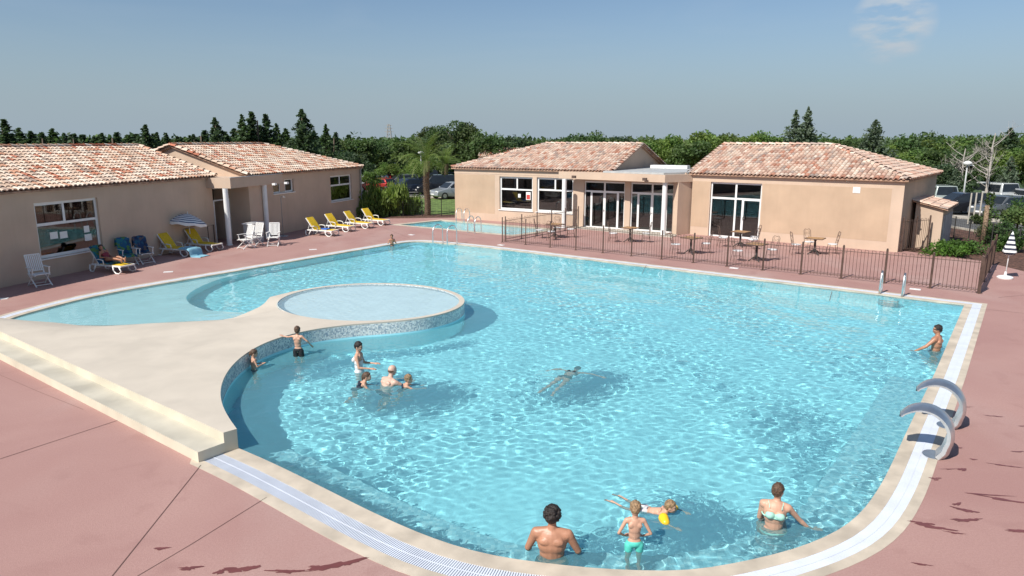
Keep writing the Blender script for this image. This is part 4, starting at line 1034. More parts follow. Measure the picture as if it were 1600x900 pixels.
def make_tree(name, kind, seed, h, rad, base, n=2600, size=.22, z0=None):
    r = np.random.default_rng(seed)
    t = thing(name, '', 'tree')
    if kind == 'broad':
        z0 = z0 if z0 is not None else h*.28; V, Fq, T = broad_crown(r, h, rad, z0, n, size, base)
        tr = trunk(r, h*.7, h*.03+.05, 7, rad*.8, z0)
    elif kind == 'cone':
        z0 = z0 if z0 is not None else h*.08; V, Fq, T = cone_crown(r, h, rad, z0, n, size, base)
        tr = trunk(r, h*.9, h*.018+.04, 4, rad*.5, z0)
    elif kind == 'column':
        z0 = z0 if z0 is not None else h*.05; V, Fq, T = cone_crown(r, h, rad, z0, n, size, base, tiers=22, ragged=.55, tall=True)
        tr = trunk(r, h*.9, h*.015+.04, 3, rad*.4, z0)
    npmesh('crown', V, Fq, M['leaf'], t, tint=T)
    tr.build('trunk', M['bark'], t, smooth=True)
    return t
DARKCON = (.062, .098, .050); CYP = (.072, .115, .050); MID = (.085, .130, .042); PALE = (.150, .215, .060); OLIVE = (.13, .16, .075); BLUEC = (.125, .165, .110)
protos = {}
def proto(key, *a, **k):
    if key not in protos: protos[key] = [make_tree(*a, **k)]; protos[key][0]['_free'] = 1
    p = protos[key][0]
    if p.get('_free'):
        del p['_free']; return p
    return copy_tree(p)
def tree(key, u, D, topv, label, group=None, base_h=8.0, sx=1.0, spin=None):
    """stand one tree on the ground at distance D under column u, as tall as its tip at topv says"""
    spec = dict(
        cyp1=('cypress_tree', 'cone', 21, 8, 1.7, CYP, 5200, .13), cyp2=('cypress_tree', 'column', 22, 8, .95, DARKCON, 4600, .12), cyp3=('cypress_tree', 'cone', 23, 8, 2.1, DARKCON, 6000, .13),
        con1=('cedar_tree', 'cone', 24, 8, 2.2, BLUEC, 3600, .15), con2=('cedar_tree', 'cone', 25, 8, 2.7, BLUEC, 4200, .15),
        br1=('broadleaf_tree', 'broad', 26, 8, 3.4, MID, 4200, .20), br2=('broadleaf_tree', 'broad', 27, 8, 3.8, DARKCON, 4600, .20), br3=('broadleaf_tree', 'broad', 28, 8, 3.2, PALE, 4200, .20),
        br4=('broadleaf_tree', 'broad', 29, 8, 4.2, (.075, .120, .042), 5200, .20), pine=('pine_tree', 'broad', 30, 8, 3.6, (.125, .185, .045), 5000, .15), bush=('leafy_bush', 'broad', 31, 2.6, 1.6, MID, 1500, .12),
        bigoak=('oak_tree', 'broad', 32, 8, 4.0, (.075, .110, .045), 9000, .16))[key]
    t = proto(key, *spec[:6], n=spec[6], size=spec[7])
    hh = zof(topv, D); s = hh/spec[3]
    if key.startswith('cyp'): sx *= 1.55
    t.location = (xof(u, D, hh*.6), D, -.06); t.rotation_euler = (0, 0, spin if spin is not None else (u*.37) % 6.28); t.scale = (s*sx, s*sx, s)
    tag(t, label, 'bush' if key == 'bush' else 'tree', group)
    return t
# dark conifers over the two left roofs, named ones first
GL = 'dark conifers behind the left roofs'
tree('cyp2', 12, 72, 186, 'dark pointed conifer at the far left end of the treeline', None, sx=1.2)
tree('cyp3', 231, 70, 194, 'dark broad cypress over the gap between the two left roofs', None)
tree('cyp3', 339, 68, 183, 'dark cypress left of the tall twin cypresses, over the second left roof', None, sx=.8)
tree('cyp1', 381, 68, 178, 'left one of the twin cypresses over the second left roof', None, sx=.8)
tree('cyp2', 396, 69, 174, 'tall right one of the twin cypresses over the second left roof', None)
tree('cyp2', 418, 70, 178, 'slim cypress right of the tall twin cypresses', None)
tree('cyp1', 434, 72, 192, 'lower ragged cypress between slim cypress and the tallest cypress', None, sx=.8)
tree('cyp3', 474, 66, 170, 'tallest dark cypress, above the right end of the second left roof', None, sx=.85)
tree('cyp1', 511, 72, 193, 'small cypress right of the tallest dark cypress', None, sx=.7)
rr = random.Random(5)
for i, (u, v) in enumerate([(-14,196),(34,199),(52,204),(70,206),(86,200),(104,207),(120,208),(150,212),(163,207),(186,206),(205,210),(248,206),(262,207),(280,212),(305,209),(322,203),(355,205),(368,200),(408,195),(448,200),(492,203),(526,206)]):
    tree(('cyp2', 'cyp1', 'cyp3')[i % 3], u, 74+rr.uniform(-3, 8), v, 'dark conifer in the low uneven row along the left horizon', GL, sx=rr.uniform(.9, 1.4))
rn = random.Random(8)
for i in range(34):
    u = -30+i*17.5+rn.uniform(-6, 6); tree(('cyp2', 'cyp1', 'cyp3')[i % 3], u, 82+rn.uniform(-3, 12), rn.uniform(208, 217), 'dark conifer in the low uneven row along the left horizon', GL, sx=rn.uniform(1.4, 2.1))
# the middle
GM = 'green trees behind the car park'
for i, (u, v, D, k, l) in enumerate([(560,208,84,'br1','round green tree between the tallest cypress and the pylon'),(590,214,90,'br4','low dark tree left of the pylon'),(640,207,80,'br1','bushy green tree left of the palm'),
        (548,232,66,'br2','dark bushy tree at the right end of the second left roof'),(692,190,82,'bigoak','big dark tree right of the palm, left half of the tallest crown'),(722,182,80,'bigoak','tallest big dark crown over the left end of the middle roof'),(762,202,78,'br4','rounded dark tree right of the tallest crown'),
        (806,208,88,'br2','low dark crown over the left part of the middle roof'),(608,248,74,'pine','bright green tree behind the parked red cars'),(655,240,70,'pine','pale green tree behind the palm trunk'),(575,262,64,'br3','light green tree behind the bamboo hedge')]):
    tree(k, u, D, v, l, GM)
for i, (u, v) in enumerate([(840,213),(868,210),(895,207),(925,203),(948,207),(972,210)]):
    tree(('br4', 'br1', 'br2')[i % 3], u, 88+3*(i % 3), v, 'dark green crown in the row over the middle roof', 'dark crowns over the middle roof', sx=1.1)
for i, (u, v, D, k, l) in enumerate([(1000,213,74,'br3','pale thin tree just right of the middle roof gable'),(1036,200,76,'pine','broad bright pine over the flat canopy roof'),(1075,212,70,'br1','mid green tree between the broad pine and the tall pine'),
        (1112,192,74,'pine','tall bright pine over the left end of the right roof'),(1172,194,78,'pine','rounded pine left of the twin grey conifers'),(1142,208,80,'br3','low light green tree between two pines'),(1203,204,78,'br3','light green tree touching the twin grey conifers'),
        (1240,172,66,'con1','left of the twin ragged grey conifers over the right roof'),(1259,167,66,'con1','right of the twin ragged grey conifers over the right roof'),(1288,204,72,'br1','green tree right of the twin grey conifers'),(1364,186,66,'con2','single grey conifer above the right end of the right roof')]):
    tree(k, u, D, v, l, None, sx=1.0 if k == 'con1' else 1.15)
GR = 'pines on the right skyline'
for i, (u, v, D) in enumerate([(1392,211,78),(1425,206,80),(1452,203,76),(1480,204,74),(1512,202,78),(1548,207,70),(1605,205,72),(1640,200,74),(1340,214,92),(1410,226,66),(1455,222,66),(1500,228,64),(1585,222,62),(1640,230,60)]):
    tree(('pine', 'br1', 'br4')[i % 3], u, D, v, 'green pine in the dense belt along the right skyline', GR, sx=1.15)
tree('cyp3', 1574, 68, 199, 'dark ragged conifer on the right skyline near the picture edge', None, sx=.9)
tree('con2', 1577, 57, 243, 'grey green cedar beyond the car park at the right edge', None, sx=1.0)
tree('br1', 1424, 60, 240, 'bright rounded tree just right of the right roof', None, sx=1.0)
tree('br2', 1470, 58, 252, 'dark bush like tree behind the white van', None, sx=1.0)
tree('con1', 1490, 55, 263, 'small grey conifer left of the lamp post', None, sx=1.1)
tree('br1', 1545, 60, 252, 'green tree right of the lamp post behind the cars', None)
tree('bush', 1592, 36.5, 318, 'dark rounded shrub at the right edge before the cars', None)
# bare grey trees
for (u, D, v, l) in [(1538, 56, 208, 'leafless grey tree standing in the right tree belt'), (1497, 60, 232, 'smaller leafless grey tree left of the tall bare one')]:
    r = np.random.default_rng(int(u)); hh = zof(v, D); t = thing('bare_tree', l, 'tree', (xof(u, D), D, 0)); trunk(r, hh, .14, 16, 2.2, 0, bare=True).build('trunk', M['deadwood'], t)
# far wood closing the horizon all round: one mass
r = np.random.default_rng(77)
Cs = []; Ts = []
for i in range(1500):
    a = R(r.uniform(-62, 62)); D = r.uniform(105, 330); h = 4.6+r.random()*1.9 ; rad = 3+r.random()*3; m = 90
    o_ = r.normal(size=(m, 3)); o_ /= np.linalg.norm(o_, axis=1, keepdims=True); o_[:, 2] = np.abs(o_[:, 2])
    c = np.array([math.sin(a)*D, math.cos(a)*D, 0])+o_*np.array([rad, rad, h*.95]); c[:, 2] *= (.75+.25*r.random(m))
    Cs.append(c); Ts.append(np.array(CYP if r.random() < .4 else MID)[None]*(.7+.6*r.random())*(.85+.3*r.random((m, 1))))
V, Fq, T = leaf_quads(np.concatenate(Cs), .5, r, np.concatenate(Ts)); o = npmesh('far_woodland', V, Fq, M['leaf'], tint=T); tag(o, 'distant dark green woodland along the horizon', 'woodland', kind='stuff')
# nearer scrub filling under the belt, both sides of the car parks
Cs = []; Ts = []
def scrub(umin, umax, Dmin, Dmax, h, cnt, base):
    for i in range(cnt):
        D = r.uniform(Dmin, Dmax); x = xof(r.uniform(umin, umax), D, 0); m = 120
        o_ = r.normal(size=(m, 3)); o_ /= np.linalg.norm(o_, axis=1, keepdims=True); o_[:, 2] = np.abs(o_[:, 2]); hh = h*(.6+.8*r.random())
        c = np.array([x, D, 0])+o_*np.array([1.8, 1.8, hh])*(.6+.4*r.random((m, 1)))
        Cs.append(c); Ts.append(np.array(base)[None]*(.7+.6*r.random())*(.8+.4*r.random((m, 1))))
scrub(1380, 1700, 62, 74, 3.0, 70, MID); scrub(1380, 1700, 57, 62, 2.0, 30, DARKCON); scrub(-60, 560, 76, 90, 4.6, 90, CYP); scrub(540, 780, 84, 96, 3.2, 40, MID); scrub(780, 1340, 84, 100, 4.0, 60, MID)
V, Fq, T = leaf_quads(np.concatenate(Cs), .26, r, np.concatenate(Ts)); o = npmesh('undergrowth', V, Fq, M['leaf'], tint=T); tag(o, 'dense green undergrowth below the tree belt', 'undergrowth', kind='stuff')
# ---- palm
def palm(u, v, topv, label, s_=1.0):
    D = g(u, v).y; p = g(u, v); t = thing('palm_tree', label, 'tree', (p.x, p.y, -.05)); r = random.Random(int(u)); hh = zof(topv, D)*.66
    q = MB(); prof = []
    n_ = 26
    for i in range(n_): q.tube([(0.04*math.sin(i*.3), 0, hh*i/n_), (0.04*math.sin((i+1)*.3), 0, hh*(i+.9)/n_)], [.17*s_, .215*s_], 10)
    q.build('trunk', M['palmbark'], t, smooth=False)
    V = []; Fq = []; T = []
    for k in range(34):
        a = r.uniform(0, 6.28); e0 = r.uniform(-.1, 1.5); L_ = r.uniform(1.9, 2.7)*s_; pts = []; x = 0; z = hh; e_ = e0
        for i in range(12):
            pts.append(Vector((x*math.cos(a), x*math.sin(a), z))); x += math.cos(e_)*L_/11; z += math.sin(e_)*L_/11; e_ -= .07+.08*i/6
        side = Vector((-math.sin(a), math.cos(a), 0)); tint = np.array(PALE)*r.uniform(.7, 1.3)
        for i in range(1, 12):
            d = (pts[i]-pts[i-1]).normalized(); w_ = .33*s_*math.sin(math.pi*min(.97, (i+.6)/12.5))
            for sg in (-1, 1):
                for j in (0, .5):
                    b = pts[i-1].lerp(pts[i], j); tip = b+(side*sg*w_+d*w_*.7+Vector((0, 0, -w_*.25))); wd = d*.018
                    n0 = len(V); V += [b-wd, b+wd, tip+wd*.3, tip-wd*.3]; Fq.append((n0, n0+1, n0+2, n0+3)); T += [(*tint, 1)]*4
        for i in range(11):
            n0 = len(V); wd = side*.014; V += [pts[i]-wd, pts[i]+wd, pts[i+1]+wd, pts[i+1]-wd]; Fq.append((n0, n0+1, n0+2, n0+3)); T += [(.16,.17,.06,1)]*4
    npmesh('crown', [tuple(p_) for p_ in V], Fq, M['leaf'], t, tint=T)
palm(668, 335, 206, 'tall feathery palm with a brown trunk beside the lawn', 1.15)
palm(698, 300, 232, 'shorter palm behind the tall palm, nearer the middle building', 1.0)
# ---- bamboo like hedge, shrubs, trunk with ivy
def shrub(name, u, v, w_, h_, base, label, n=900, size=.07, group=None, stemmy=False, cat='shrub', flat=.8):
    p = g(u, v); r = np.random.default_rng(int(u*7+v)); n_c = 24
    cs = r.normal(size=(n_c, 3))*np.array([w_*.28, w_*.28*flat, h_*.22]); cs[:, 2] += h_*.5
    k = r.integers(0, n_c, n); C = cs[k]+r.normal(size=(n, 3))*np.array([w_*.1, w_*.1, h_*.12]); C[:, 2] = np.clip(C[:, 2], .03, h_*1.15)
    T = np.array(base)[None]*(.7+.6*r.random(n_c))[k][:, None]*(.8+.4*r.random((n, 1)))
    V, Fq, T = leaf_quads(C, size, r, T)
    if stemmy:
        V = V.reshape(-1, 4, 3); c = V.mean(1, keepdims=True); V = (V-c)*np.array([.7, .7, 2.2])+c; V = V.reshape(-1, 3)
    t = thing(name, label, cat, (p.x, p.y, -.05), 0, group)
    npmesh('foliage', V, Fq, M['leaf'], t, tint=T)
    q = MB(); 
    for i in range(6):
        a = i*1.05; q.tube([(0.05*math.cos(a), .05*math.sin(a), 0), (w_*.2*math.cos(a), w_*.2*math.sin(a), h_*.7)], [.02, .008], 5)
    q.build('stem', M['bark'], t); return t
for i, (u, v, w_, h_) in enumerate([(572,338,1.3,1.7),(588,337,1.4,2.0),(604,337,1.4,2.1),(620,336,1.4,2.2),(636,333,1.2,1.5)]):
    shrub('bamboo_clump', u, v, w_, h_, (.16,.22,.05), 'bamboo clump, %s of five in the row behind the yellow loungers' % ('leftmost','second from left','middle','second from right','rightmost')[i], 1800, .10, 'bamboo clumps by the lawn', True)
shrub('young_bush', 652, 331, .9, 1.6, (.14,.18,.09), 'thin greyish bush just left of the palm trunk', 500, .08)
for i, (u, v, w_, h_, b_, l_) in enumerate([(1505,394,1.9,.6,(.07,.13,.03),'low bright green hedge shrub on the mulch behind the right fence end'),(1482,398,1.6,.6,(.09,.18,.03),'low green shrub on the mulch near the shed'),
       (1566,383,1.5,1.2,(.05,.10,.03),'dark leafy bush right of the ivy trunk'),(1586,392,1.3,1.0,(.07,.13,.035),'leafy bush behind the closed striped parasol'),(1547,372,1.1,.9,(.11,.12,.06),'reddish green bush beside the ivy trunk'),
       (1600,350,2.0,1.6,(.06,.12,.03),'tall bush at the right picture edge'),(1527,349,.8,.5,(.10,.14,.05),'loose green shrub under the white stakes')]):
    shrub('shrub', u, v, w_, h_, b_, l_, 1300, .07)
p = g(1535, 380); t = thing('ivy_post', 'reddish brown trunk stump wrapped in green ivy', 'trunk', (p.x, p.y, 0))
q = MB(); q.tube([(0, 0, 0), (.02, 0, .9), (0, .02, 1.9)], [.14, .12, .10], 9); q.build('trunk', M['palmbark'], t, smooth=True)
r = np.random.default_rng(2); n_ = 700; z = r.random(n_)*2.5; a = r.random(n_)*2.6-.6; C = np.stack([.16*np.cos(a)+.04*r.normal(size=n_)+.05, .16*np.sin(a)+.04*r.normal(size=n_), z], 1)
V, Fq, T = leaf_quads(C, .07, r, np.array(MID)[None]*(.7+.6*r.random((n_, 1)))); npmesh('ivy', V, Fq, M['leaf'], t, tint=T)
for i, u in enumerate((1512, 1520, 1529)):
    p = g(u, 350 - i); t = MB(); t.tube([(0, 0, 0), (0, 0, 1.9)], .045, 8); o = t.build('tree_stake', M['kerb']); o.location = p
    tag(o, ('left', 'middle', 'right')[i]+' one of three pale wooden stakes before the parked cars', 'stake', 'pale stakes by the car park')
# ---- ground covers
def patch(name, pts, z, m, kind='structure'):
    mb = MB(); P_ = [g(*p) if len(p) == 2 else Vector(p) for p in pts]
    tri = tessellate_polygon([[Vector((p.x, p.y, 0)) for p in P_]]); mb.add([(p.x, p.y, z) for p in P_], [tuple(t) for t in tri]); return structure(name, mb, M[m])
patch('mulch_bed', [(1402,393),(1472,401.5),(1536,409.5),(1600,426),(1700,448),(1700,385),(1600,372),(1467,351),(1440,346)], -.035, 'mulch')
patch('mulch_bed', [(563,342),(600,342.5),(714,341),(714,334.5),(640,334),(566,331)], -.035, 'mulch')
patch('lawn', [(566,331),(640,334),(714,334.5),(714,311),(640,309),(566,315)], -.04, 'grass')
patch('car_park', [(540,309),(640,306),(712,307),(735,309),(735,272),(540,272)], -.045, 'asphalt')
patch('road', [(1440,337),(1467,351),(1600,373),(1720,395),(1720,350),(1600,345),(1475,334)], -.03, 'asphalt')
patch('car_park', [(1440,336.5),(1475,333.5),(1600,343.5),(1900,365),(1900,300),(1440,297)], -.045, 'asphalt')
def kerbline(pts, w_=.16, h_=.12, name='kerb'):
    mb = MB(); P_ = [g(*p) for p in pts]
    for a, b in zip(P_[:-1], P_[1:]): mb.beam((a.x, a.y, h_/2-.05), (b.x, b.y, h_/2-.05), w_, h_)
    return structure(name, mb, M['kerb'])
kerbline([(1467,351.5),(1500,357),(1540,363.5),(1600,374),(1720,396)], .22); kerbline([(1466,337),(1512,342),(1600,350),(1700,359)], .22); kerbline([(566,311.5),(640,307.5),(712,308.5)], .22)
patch('verge', [(1475,337),(1512,342),(1600,350),(1700,359),(1700,352),(1600,344.5),(1512,337),(1478,334.5)], -.02, 'kerb')
# ================= CARS =================
def car_paint(name, c): 
    m = mat(name, c, .28, metal=.3, var=.03); principled(m).inputs['Coat Weight'].default_value = .8; return m
PAINT = dict(black=car_paint('paint_black', (.02,.022,.028)), navy=car_paint('paint_navy', (.025,.035,.06)), red=car_paint('paint_red', (.42,.04,.035)), silver=car_paint('paint_silver', (.38,.40,.43)), white=car_paint('paint_white', (.65,.67,.66)), grey=car_paint('paint_grey', (.12,.13,.14)), pale=car_paint('paint_pale_green', (.50,.56,.52)))
M['lamp'] = mat('lamp_lens', (.7,.7,.68), .1); M['tail'] = mat('tail_lens', (.5,.02,.02), .15); M['hub'] = mat('wheel_rim', (.45,.46,.47), .3, metal=.8)
def car(x, y, rz, colour, label, kind='hatch', group='cars parked beyond the garden'):
    L_, W_, Ht = dict(hatch=(4.0,1.70,1.46), van=(4.4,1.78,1.82), wagon=(4.6,1.78,1.50))[kind]
    t = thing('parked_car', label, 'car', (x, y, -.04), rz, group)
    hl = L_/2; hood = .92 if kind != 'van' else 1.05; rf = Ht
    lower = [(-hl,.30),(-hl+.05,.24),(hl-.12,.24),(hl,.34),(hl-.03,.62),(hl-.10,.74),(hl-.95 if kind!='van' else hl-.7,hood),(-hl+.22 if kind=='wagon' else -hl+.08,hood+.06),(-hl,.8)]
    if kind == 'van': up = [(hl-.75,hood-.02),(hl-1.45,rf-.05),(hl-1.8,rf),(-hl+.25,rf),(-hl+.06,hood+.04)]
    elif kind == 'wagon': up = [(hl-1.0,hood-.02),(hl-1.85,rf-.04),(hl-2.3,rf),(-hl+.9,rf-.04),(-hl+.25,hood+.03)]
    else: up = [(hl-1.0,hood-.02),(hl-1.7,rf-.04),(hl-2.1,rf),(-hl+.5,rf-.06),(-hl+.12,hood+.03)]
    def ext(mb, prof, w0, w1f):
        n_ = len(prof); vs = []
        for sg in (-1, 1):
            for (px, pz) in prof: vs.append((px, sg*w1f(pz)*W_/2, pz))
        tri = tessellate_polygon([[Vector((p_[0], p_[1], 0)) for p_ in prof]])
        mb.add(vs, [tuple(q_) for q_ in tri]+[tuple(i+n_ for i in q_) for q_ in tri]+[(i, (i+1) % n_, (i+1) % n_+n_, i+n_) for i in range(n_)])
    b = MB(); ext(b, lower, 1, lambda z: 1-.05*abs(z-.55)/.4)
    ext(b, up, 1, lambda z: .94-.20*max(0, (z-hood))/(rf-hood+.01))
    bo = b.build('body', PAINT[colour], t, smooth=True, split=35)
    m_ = bo.modifiers.new('bevel', 'BEVEL'); m_.width = .045; m_.segments = 2; m_.limit_method = 'ANGLE'; m_.angle_limit = R(30)
    # side glass and screens set proud of the body
    s_ = MB(); inner = [(up[0][0]-.18, hood+.05), (up[1][0]-.10, rf-.13), (up[-2][0]+.10, rf-.13), (up[-1][0]+.22, hood+.08)]
    for sg in (-1, 1):
        vs = []
        for (px, pz) in inner: vs.append((px, sg*((.94-.20*(pz-hood)/(rf-hood))*W_/2+.006), pz))
        s_.add(vs, [(0,1,2,3)])
    for (a_, c_, off) in ((up[0], up[1], .012), (up[-1], up[-2], -.012)):
        a2 = Vector((a_[0], 0, a_[1])).lerp(Vector((c_[0], 0, c_[1])), .10); c2 = Vector((a_[0], 0, a_[1])).lerp(Vector((c_[0], 0, c_[1])), .92)
        wa = (.94-.20*(a2.z-hood)/(rf-hood))*W_/2-.07; wc_ = (.94-.20*(c2.z-hood)/(rf-hood))*W_/2-.07
        s_.add([(a2.x+off, -wa, a2.z+.012), (a2.x+off, wa, a2.z+.012), (c2.x+off, wc_, c2.z+.012), (c2.x+off, -wc_, c2.z+.012)], [(0,1,2,3)])
    s_.build('window_glass', M['carglass'], t)
    for sx_ in (hl-.75, -hl+.75):
        for sg in (-1, 1):
            w_ = MB(); w_.tube([(sx_, sg*(W_/2-.19), .31), (sx_, sg*(W_/2+.01), .31)], .31, 16); wo = w_.build('wheel', M['rubber'], t)
            w_ = MB(); w_.tube([(sx_, sg*(W_/2+.0), .31), (sx_, sg*(W_/2+.02), .31)], .19, 12); w_.build('rim', M['hub'], wo)
    for sg in (-1, 1):
        w_ = MB(); w_.ell((hl-.06, sg*(W_/2-.26), .68), (.08, .19, .08)); w_.build('headlight', M['lamp'], t, smooth=True)
        w_ = MB(); w_.box((-hl-.012, sg*(W_/2-.16)-.08, .72), (-hl+.08, sg*(W_/2-.16)+.08, .95)); w_.build('tail_light', M['tail'], t)
        w_ = MB(); w_.ell((hl-1.25, sg*(W_/2+.09), hood+.06), (.06, .10, .07)); w_.build('mirror', PAINT[colour], t, smooth=True)
    w_ = MB(); w_.box((hl-.005, -.25, .38), (hl+.015, .25, .49)); w_.box((-hl-.015, -.25, .55), (-hl+.005, .25, .66)); w_.build('number_plate', M['white'], t)
    return t
def carpx(u, v, rzdeg, colour, label, kind='hatch'):
    p = g(u, v); return car(p.x, p.y, R(rzdeg), colour, label, kind)
carpx(590, 300, 150, 'red', 'red car left of the row, behind the bamboo', 'hatch'); carpx(578, 288, 170, 'grey', 'grey car behind the first red car', 'wagon'); carpx(603, 284, 160, 'red', 'small red car farther back in the left car park', 'hatch')
carpx(640, 302, 215, 'navy', 'dark blue car left of the palm trunk', 'wagon'); carpx(655, 291, 200, 'black', 'black car behind the palm trunk', 'van'); carpx(685, 302, 200, 'black', 'black car right of the palm trunk', 'van'); carpx(707, 309, 215, 'silver', 'silver car half hidden by the middle building', 'hatch'); carpx(627, 292, 205, 'grey', 'grey car at the back beside the dark blue one', 'hatch')
carpx(571, 296, 160, 'silver', 'silver car at the far left of the car park', 'wagon'); carpx(700, 288, 190, 'navy', 'navy car at the back right by the shorter palm', 'hatch')
carpx(1459, 325, 80, 'pale', 'pale green white van seen from behind next to the right building', 'van'); carpx(1503, 333, 178, 'black', 'black estate car side on before the lamp post', 'wagon'); carpx(1489, 314, 90, 'navy', 'navy car behind the black estate', 'hatch'); carpx(1545, 319, 95, 'white', 'white van with a roof rack behind the three stakes', 'van')
carpx(1561, 338, 200, 'grey', 'grey green car parked right of the stakes', 'hatch'); carpx(1518, 312, 95, 'black', 'black car between the navy car and the white van', 'hatch'); carpx(1590, 322, 95, 'silver', 'silver car at the right edge of the car park', 'hatch')
# ================= LAMP POSTS, PYLON =================
def lamp_post(u, v, topv, label):
    p = g(u, v); hh = zof(topv, p.y); t = thing('street_lamp', label, 'lamp post', (p.x, p.y, -.05), 0, None)
    q = MB(); q.tube([(0, 0, 0), (0, 0, hh)], [.07, .045], 10); q.build('pole', M['slab'], t, smooth=True)
    q = MB(); q.lathe([(.03, 0), (.26, .05), (.30, .14), (.18, .26), (.04, .30)], 14, (0, 0, hh)); q.box((.0, -.05, hh-.05), (.45, .05, hh+.02)); q.build('lamp_head', M['white'], t, smooth=True, split=40)
lamp_post(1502, 331, 257, 'white topped lamp post beside the black estate car'); lamp_post(513, 290, 240, 'small lamp post above the second left roof corner'); lamp_post(618, 283, 245, 'thin lamp post behind the red parked cars'); lamp_post(659, 300, 240, 'slim lamp post beside the tall palm')
D = 420.0; hh = zof(188, D); t = thing('electricity_pylon', 'grey lattice electricity pylon on the horizon', 'pylon', (xof(608, D, 8), D, -2))
q = MB(); wdt = lambda f: 1.7*(1-f)**1.0+.5
for sx_ in (-1, 1):
    for sy in (-1, 1):
        q.beam((sx_*wdt(0), sy*wdt(0), 0), (sx_*wdt(1), sy*wdt(1), hh), .22, .22)
for k in range(9):
    z0_, z1_ = hh*k/9, hh*(k+1)/9; a, b = wdt(k/9), wdt((k+1)/9)
    for sg in (-1, 1):
        q.beam((-a, sg*a, z0_), (b, sg*b, z1_), .13, .13); q.beam((a, sg*a, z0_), (-b, sg*b, z1_), .13, .13)
q.build('lattice_tower', M['pipe'], t)
for k, z in enumerate((.72, .84, .95)):
    q = MB(); wd = (2.6, 2.2, 1.7)[k]; q.beam((-wd, 0, hh*z), (wd, 0, hh*z), .35, .3); q.build('cross_arm', M['pipe'], t)
# ================= FENCES =================
def fence(name, label, px_posts, hgt=1.15, group=None, pts=None):
    """posts along surveyed points; a panel of looped bars between each pair"""
    P_ = pts or [g(u, v) for u, v in px_posts]
    t = thing(name, label, 'fence', P_[0], 0, group); o0 = P_[0]
    for i, p in enumerate(P_):
        q = MB(); c = p-o0; q.box((c.x-.028, c.y-.028, 0), (c.x+.028, c.y+.028, hgt+.08)); q.ell((c.x, c.y, hgt+.10), (.035, .035, .03), 8, 5); q.box((c.x-.07, c.y-.07, 0), (c.x+.07, c.y+.07, .012)); q.build('post', M['rust'], t)
    for a, b in zip(P_[:-1], P_[1:]):
        a = a-o0; b = b-o0; q = MB(); d = b-a; L_ = d.length; dn = d.normalized(); a2 = a+dn*.03; b2 = b-dn*.03
        for z in (.12, hgt-.10): q.beam((a2.x, a2.y, z), (b2.x, b2.y, z), .03, .018)
        nb = max(2, int(L_/.115)); 
        for k in range(1, nb):
            c = a.lerp(b, k/nb); q.beam((c.x, c.y, .06), (c.x, c.y, hgt-.02 if k % 2 else hgt), .012, .012)
            if k % 2 == 0 and k < nb-1:
                c2 = a.lerp(b, (k+1)/nb); q.beam((c.x, c.y, hgt), (c2.x, c2.y, hgt-.02), .012, .012)
        q.build('panel', M['rust'], t)
    return t
fpx = [(785,378.5),(822,381),(861,385),(902,389),(945,394),(990,399.5),(1038,405),(1088,410),(1142,416),(1197,422),(1257,428),(1317,435),(1388,442.5),(1457,450),(1530,458.5)]
A_, B_ = g(*fpx[0]), g(*fpx[-1]); mid_ = [A_.lerp(B_, i/14) for i in range(15)]
fence('metal_fence', 'long brown metal fence between the big pool and the bistro tables', None, pts=mid_)
A2 = g(785,378.5)+Vector((.15,.35,0)); B2 = Vector((3.9, 41.4, 0)); fence('metal_fence', 'brown metal fence from the small pool to the middle building', None, pts=[A2.lerp(B2, i/5) for i in range(6)])
A3 = B_ + Vector((.1, .2, 0)); B3 = g(1551,413.5); fence('metal_fence', 'short brown fence seen end on, closing the terrace at the right', None, pts=[A3.lerp(B3, i/3) for i in range(4)])
fence('metal_fence', 'brown gate like fence between the right building corner and the shed', None, hgt=1.5, pts=[g(1407,393.5), g(1428,391.5), g(1448,389.5)])
def mesh_fence(label, pts, hgt=1.1):
    P_ = [g(*p) for p in pts]; o0 = P_[0]; t = thing('wire_fence', label, 'fence', o0)
    for p in P_:
        q = MB(); c = p-o0; q.tube([(c.x, c.y, -.05), (c.x, c.y, hgt)], .03, 6); q.build('post', M['iron'], t)
    q = MB()
    for a, b in zip(P_[:-1], P_[1:]):
        a = a-o0; b = b-o0; L_ = (b-a).length
        for k in range(8): z = .05+k*(hgt-.1)/7; q.beam((a.x, a.y, z), (b.x, b.y, z), .007, .007)
        for k in range(int(L_/.18)): c = a.lerp(b, k*.18/L_); q.beam((c.x, c.y, .03), (c.x, c.y, hgt-.03), .006, .006)
    q.build('wire_mesh', M['iron'], t)
mesh_fence('thin wire fence along the lawn behind the small pool', [(560,338),(600,337.5),(630,337),(660,337),(690,337),(712,337)])
mesh_fence('thin wire fence behind the mulch bed on the right', [(1478,362),(1490,370),(1513,376),(1548,384),(1590,394)])
